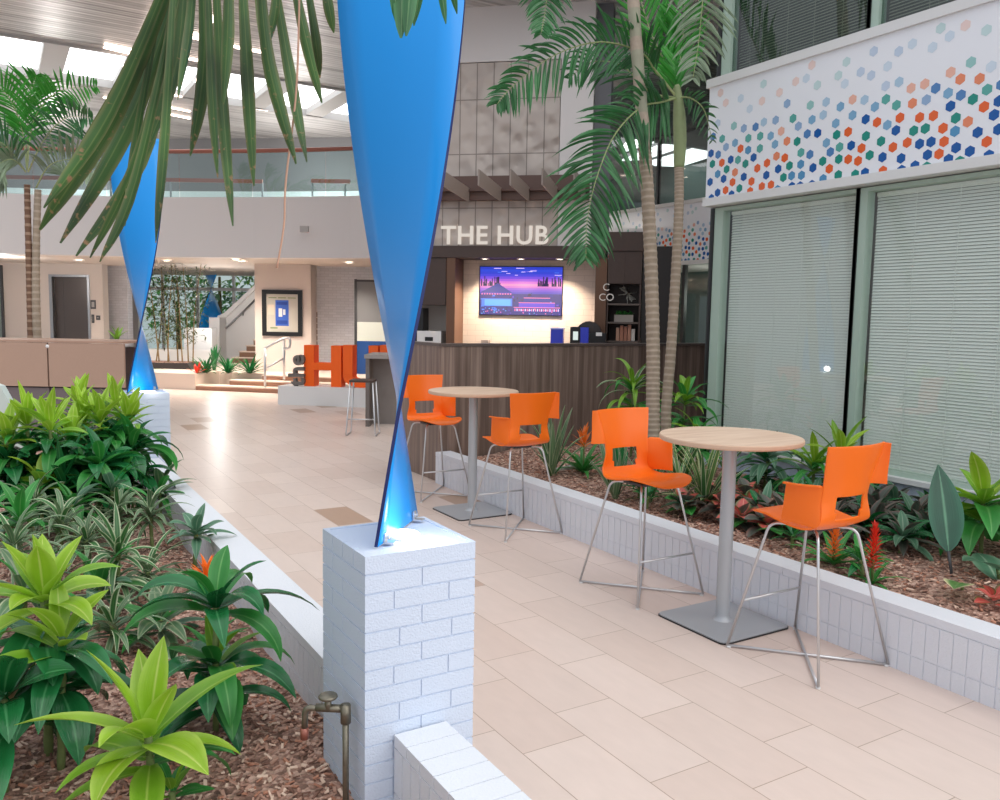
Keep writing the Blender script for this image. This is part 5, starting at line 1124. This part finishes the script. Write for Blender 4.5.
# ------------------------------------------------------------------ palms
def trunk(t, P, r0, r1, mats, rings, n=10, name='trunk'):
    pts = spline(P, max(2, rings*3//(len(P)-1))); N_ = len(pts); R = [(r0+(r1-r0)*i/(N_-1))*(1.07 if i % 3 == 0 else 1) for i in range(N_)]
    m = MB(); m.tube(pts, R, n)
    for i in range(len(m.f)-2):
        if (i//n) % 3 == 0: m.mi[i] = 1
    m.build(name, mats, t, True)
TRM = [mat('palm_trunk', srgb(148, 132, 114), .8, noise=.28, nscale=26), mat('palm_ring', srgb(168, 152, 136), .85, noise=.2, nscale=26)]
TRM2 = [mat('palm_trunk_upper', srgb(152, 150, 130), .7, noise=.15, nscale=14), TRM[1]]
def px3(L): return [atd(x, y, d) for x, y, d in L]
def frond(t, P, Lmax, W, n, mats, inplane=.6, vee=.15, droop=.35, start=.12, fwd=.55, one=None, seed=0, prof=la, taper=.45):
    rr = random.Random(seed); pts = spline(P, 10); N_ = len(pts); m = MB()
    m.tube(pts, [max(.003, .013*(1-i/N_)) for i in range(N_)], 6, m=1)
    for k in range(n):
        f = start+(1-start)*k/(n-1); x = f*(N_-1); i = min(N_-2, int(x)); p = pts[i].lerp(pts[i+1], x-i); T = (pts[i+1]-pts[i]).normalized(); V = (p-EYE).normalized()
        ip = T.cross(V).normalized(); dp = ip.cross(T).normalized(); Ls = Lmax*(.5+.5*math.sin(math.pi*min(1, (f-start)/(1-start)*.9+.12)))*(1-taper*max(0, (f-.75)/.25))
        for sg in (-1, 1):
            a = (1-inplane)*math.pi/2*(-1 if sg > 0 else 1)+rr.uniform(-.22, .22)
            S = (ip*math.cos(a)*sg+dp*math.sin(a)*sg); D = (T*(fwd+rr.uniform(-.12, .12))+S*.8+Vector((0, 0, vee))).normalized(); L = Ls*rr.uniform(.75, 1.12)
            B = D.cross(V).normalized(); b2 = rr.uniform(-1.0, 1.0); ns = 6; q = []; sd = []; nr = []; c = p.copy(); d = D.copy(); g = droop*rr.uniform(.6, 1.3)
            for j in range(ns+1):
                q.append(c.copy()); s_ = d.cross(V).normalized(); v_ = s_.cross(d); s2 = s_*math.cos(b2)+v_*math.sin(b2); sd.append(s2); nr.append(s2.cross(d).normalized()); c = c+d*(L/ns); d = (d+Vector((0, 0, -g*.28))).normalized()
            m.strip(q, sd, W*rr.uniform(.75, 1.1), prof, .25, nr, 0)
    return m.build('frond', mats, t, True)
# palm with two trunks in the right bed
b1 = Vector((4.88, 5.41, .24)); d1 = (b1-EYE).dot(FW)
P1 = thing('palm_tree', b1, 'palm with the thicker ringed trunk in the right bed, crown above the picture', 'palm tree')
trunk(P1, [b1]+px3([(653, 420, d1), (653, 340, d1), (650, 240, d1), (645, 150, d1)]), .062, .056, TRM, 60)
trunk(P1, px3([(645, 150, d1), (640, 90, d1), (634, 10, d1), (628, -80, d1), (626, -110, d1)]), .056, .05, TRM2, 8, name='upper_trunk')
cr1 = atd(626, -105, d1)
frond(P1, [cr1]+px3([(650, -150, d1-.1), (685, -110, d1-.2), (702, -30, d1-.3), (700, 30, d1-.35), (693, 78, d1-.4)]), .46, .034, 40, [PALMG, LEAFRIB], .85, 0, .5, .2, seed=1)
frond(P1, [cr1]+px3([(596, -150, d1-.1), (565, -110, d1-.2), (551, -40, d1-.3), (546, 5, d1-.3), (541, 34, d1-.35)]), .34, .03, 44, [PALM, LEAFRIB], .8, 0, .5, .2, seed=2)
b2 = Vector((5.29, 5.62, .24)); d2 = (b2-EYE).dot(FW)
P2_ = thing('palm_tree', b2, 'palm with the slimmer trunk right of the thick one, its crown of fronds in view', 'palm tree')
trunk(P2_, [b2]+px3([(666, 425, d2), (671, 350, d2), (676, 270, d2), (679, 205, d2), (679, 165, d2)]), .05, .042, TRM, 60)
s = MB(); s.tube(spline(px3([(679, 168, d2), (680, 140, d2), (679, 110, d2), (677, 85, d2)]), 6), [.046, .05, .054, .056, .058, .06, .062, .062, .062, .062, .06, .058, .055, .05, .045, .04, .035, .03, .02], 10); s.build('crownshaft', mat('crownshaft_green', srgb(136, 148, 104), .55, noise=.15, nscale=12), P2_, True)
cr2 = atd(677, 98, d2)
frond(P2_, [cr2]+px3([(655, 70, d2-.1), (640, 52, d2-.2), (600, 42, d2-.35), (555, 55, d2-.5), (515, 84, d2-.6), (497, 104, d2-.65)]), .46, .034, 46, [PALM, LEAFRIB], .75, .06, .55, .16, fwd=.75, seed=3)
frond(P2_, [cr2]+px3([(662, 102, d2-.2), (640, 108, d2-.4), (614, 136, d2-.6), (596, 180, d2-.75), (587, 222, d2-.8), (586, 258, d2-.85)]), .60, .036, 58, [PALM, LEAFRIB], .75, .0, .45, .1, fwd=.7, seed=4)
frond(P2_, [cr2]+px3([(668, 70, d2+.2), (650, 30, d2+.4), (634, -20, d2+.6), (614, -60, d2+.7)]), .52, .05, 26, [PALMB, LEAFRIB], .8, .45, .1, .1, seed=5)
frond(P2_, [cr2]+px3([(680, 60, d2+.2), (684, 20, d2+.3), (684, -40, d2+.4)]), .40, .05, 26, [PALMB, LEAFRIB], .8, .35, .1, .1, seed=6)
frond(P2_, [cr2]+px3([(650, 92, d2+.1), (622, 66, d2+.2), (592, 62, d2+.3), (570, 78, d2+.35)]), .40, .03, 22, [PALM, LEAFRIB], .6, .0, .6, .2, seed=7)
frond(P2_, [cr2]+px3([(690, 98, d2-.1), (704, 110, d2-.2), (712, 140, d2-.2)]), .22, .024, 12, [PALM, LEAFRIB], .6, .0, .5, .2, seed=8)
# palm behind the tan desk
b3 = atd(33, 330, 13.4); b3.z = 0
P3 = thing('palm_tree', b3, 'double stemmed palm behind the tan desk at left', 'palm tree'); d3 = 13.4
TRB = [mat('brown_stem', srgb(108, 78, 60), .8, noise=.2, nscale=20), mat('brown_ring', srgb(150, 124, 104), .8)]
trunk(P3, [b3+Vector((-.05, 0, 0))]+px3([(31, 330, d3), (29, 260, d3), (27, 185, d3)]), .06, .045, TRB, 30)
trunk(P3, [b3+Vector((.1, 0, 0))]+px3([(37, 330, d3), (36, 260, d3), (38, 190, d3)]), .07, .05, TRM, 30)
for k, (L, mt) in enumerate(((((27, 170, d3), (22, 130, d3), (8, 96, d3-.2), (-14, 80, d3-.4)), PALMB), (((27, 170, d3), (34, 120, d3), (58, 92, d3-.2), (96, 86, d3-.4)), PALMB), (((28, 172, d3), (44, 140, d3-.3), (66, 118, d3-.6), (92, 118, d3-.8)), PALM), (((26, 172, d3), (10, 150, d3-.3), (-6, 140, d3-.4), (-20, 150, d3-.5)), PALM), (((27, 170, d3), (28, 125, d3+.2), (30, 95, d3+.3), (36, 76, d3+.3)), PALMB), (((36, 188, d3), (50, 165, d3-.2), (76, 160, d3-.4), (98, 175, d3-.5)), PALMG), (((26, 172, d3), (14, 160, d3-.3), (2, 162, d3-.4), (-8, 172, d3-.5)), PALMG))):
    frond(P3, px3(L), .58, .045, 26, [mt, LEAFRIB], .7, .15, .35, .22, seed=30+k)
# palm standing just left of the camera, its lowest fronds hanging into view
b4 = Vector((-.62, 1.75, soilL(-.62, 1.75)-.02)); P4 = thing('palm_tree', b4, 'overhanging palm whose long blotched leaflets hang down across the upper left', 'palm tree')
top4 = Vector((-.5, 1.85, 3.15)); trunk(P4, [b4, b4.lerp(top4, .5)+Vector((.03, 0, 0)), top4], .07, .055, TRM, 40)
D4 = 2.15
R1 = [top4]+px3([(-60, -190, D4), (80, -110, D4), (170, -62, D4), (260, -48, D4-.05), (350, -60, D4-.1)])
m = MB(); rp = spline(R1, 8); m.tube(rp, [.014*(1-.6*i/len(rp)) for i in range(len(rp))], 7); m.build('rachis', LEAFRIB, P4, True)
def hang(P, w, d=D4, tw=.0, mt=PALMD, name='leaflet', n=14, seed=0):
    rr = random.Random(seed+int(P[0][0]*7)); pp = spline([atd(x, y, d+rr.uniform(-.1, .1)*(i/len(P))) for i, (x, y) in enumerate(P)], max(3, n//(len(P)-1))); q = []; sd = []; nr = []
    for i, c in enumerate(pp):
        T = (pp[min(i+1, len(pp)-1)]-pp[max(0, i-1)]).normalized(); V = (c-EYE).normalized(); s_ = T.cross(V).normalized(); a = tw*(.3+i/len(pp)); s2 = s_*math.cos(a)+V*math.sin(a); q.append(c); sd.append(s2); nr.append(s2.cross(T).normalized())
    m = MB(); m.strip(q, sd, w*d/F, lambda t: (.34+.66*min(1, t*1.8))*max(.12, 1-max(0, (t-.55)/.45)**2.2), .35, nr); return m.build(name, mt, P4, True)
HL = [([(188, -62), (116, 108), (40, 230)], 27, .3), ([(192, -60), (134, 110), (60, 243)], 22, -.5), ([(184, -60), (110, 112), (44, 208)], 18, .4), ([(186, -60), (177, 60), (146, 152)], 19, .5), ([(182, -58), (148, 140), (76, 256)], 17, -.3), ([(188, -56), (136, 180), (100, 262)], 13, .5), ([(192, -60), (140, 150), (90, 258)], 12, .2),
      ([(200, -60), (204, 60), (190, 156)], 18, -.5), ([(176, -60), (166, 130), (156, 243)], 13, .6), ([(172, -60), (138, 130), (125, 226)], 10, .5), ([(214, -60), (222, 90), (233, 226)], 15, .4), ([(228, -60), (228, 20), (223, 104)], 15, -.4), ([(206, -60), (212, 80), (218, 178)], 13, .6),
      ([(240, -60), (247, 60), (254, 186)], 16, .3), ([(258, -60), (268, 60), (296, 164)], 17, -.3), ([(268, -58), (288, 60), (307, 162)], 15, .4), ([(286, -58), (304, 30), (322, 103)], 14, .3), ([(300, -58), (314, 30), (320, 78)], 12, -.5), ([(318, -58), (328, 0), (334, 33)], 13, .4), ([(252, -60), (262, 10), (268, 66)], 16, .8), ([(196, -60), (190, 30), (178, 100)], 15, .9), ([(276, -58), (276, 10), (262, 60)], 14, .8)]
for k, (P, w_, tw) in enumerate(HL): hang(P, w_*.86, D4+(.12*math.sin(k*2.1)), tw, seed=k)
m = MB(); m.tube(spline(px3([(300, -58, D4), (297, 80, D4), (286, 180, D4), (284, 225, D4), (277, 268, D4)]), 6), .0028, 5); m.build('dry_strand', mat('dry_strand', srgb(190, 150, 128), .8), P4, True)
R2 = [top4]+px3([(60, -260, D4-.1), (240, -210, D4-.2), (370, -110, D4-.25), (430, -70, D4-.3)])
m = MB(); rp = spline(R2, 8); m.tube(rp, [.012*(1-.6*i/len(rp)) for i in range(len(rp))], 7); m.build('rachis', LEAFRIB, P4, True)
for k, (P, w_, tw) in enumerate((([(398, -92), (402, -20), (401, 38)], 18, .3), ([(408, -86), (410, -20), (406, 36)], 16, -.4), ([(416, -80), (420, -20), (414, 26)], 14, .6), ([(430, -72), (440, -20), (446, 24)], 9, .3), ([(434, -70), (448, -25), (457, 14)], 9, -.3), ([(388, -98), (394, -30), (396, 22)], 13, .4))): hang(P, w_, D4-.28, tw, PALM, seed=50+k)

# ------------------------------------------------------------------ daylight and added fill lights
w = bpy.data.worlds.new('overcast_sky'); SC.world = w; w.use_nodes = True; t = w.node_tree; L = t.links; bg = t.nodes['Background']
tc = N(t, 'ShaderNodeTexCoord'); vm = N(t, 'ShaderNodeVectorMath', operation='DOT_PRODUCT'); L.new(tc.outputs['Generated'], vm.inputs[0])
vm.inputs[1].default_value = Vector((.42, -.42, .80)).normalized()
mr = N(t, 'ShaderNodeMapRange'); L.new(vm.outputs['Value'], mr.inputs[0]); mr.inputs[1].default_value = -.6; mr.inputs[2].default_value = 1.0
cr = N(t, 'ShaderNodeValToRGB'); L.new(mr.outputs[0], cr.inputs[0]); e = cr.color_ramp.elements
e[0].position = 0; e[0].color = (.26, .28, .31, 1); e[1].position = 1; e[1].color = (.97, .99, 1, 1); x = e.new(.45); x.color = (.54, .57, .62, 1)
L.new(cr.outputs[0], bg.inputs[0]); bg.inputs[1].default_value = 1.35
sl = bpy.data.lights.new('sun', 'SUN'); sl.energy = 1.1; sl.angle = math.radians(70); sl.color = (1, .98, .95); so = bpy.data.objects.new('sun', sl); COL.objects.link(so)
so.rotation_euler = Vector((-.30, .58, -.75)).to_track_quat('-Z', 'Y').to_euler(); so.location = (0, 0, 12)
for x, y, z, e_ in ((15, 15, 5.0, 320), (13.3, 12, 2.2, 90)):  # unseen point lights added to brighten the rooms behind the far right glass
    l = bpy.data.lights.new('fill_light', 'POINT'); l.energy = e_; l.shadow_soft_size = .04; l.color = (1, .95, .9); o = bpy.data.objects.new('fill_light', l); COL.objects.link(o); o.location = (x, y, z)

for P_, e_ in ((fs.p(fs.hit(236, 300)[0], 1.6, 1.7), 70), (fe.p(fe.hit(60, 300)[0], 2.5, 2.5), 50), (bal(60, 5.5)+Vector((0, 0, 5.3)), 160), (bal(300, 5.5)+Vector((0, 0, 5.3)), 160)):  # more added point lights, lifting the stairs, lift wall and upper balcony
    l = bpy.data.lights.new('fill_light', 'POINT'); l.energy = e_; l.shadow_soft_size = .04; l.color = (1, .96, .92); o = bpy.data.objects.new('fill_light', l); COL.objects.link(o); o.location = P_

for o in COL.objects:
    if o.parent is None and o.get('label') and not o.get('group'):
        l = o['label']
        for k, g in (('lime topped cane', 'lime topped canes at the back of the left bed'), ('grey striped', 'grey striped plants in the left bed'), ('dark purplish green bromeliad', 'dark bromeliads in the right bed'), ('low pink and dark leaved', 'pink leaved plants in the right bed'), ('sword leaved plant', 'sword leaved plants'), ('cream striped grassy', 'grassy clumps under the near table'), ('leafy green plant', 'leafy green plants filling the left bed'), ('glossy corn plant', 'glossy corn plants')):
            if k in l: o['group'] = g; break
        else:
            if o.name.startswith('letter_sign'): o['group'] = 'big orange letters'
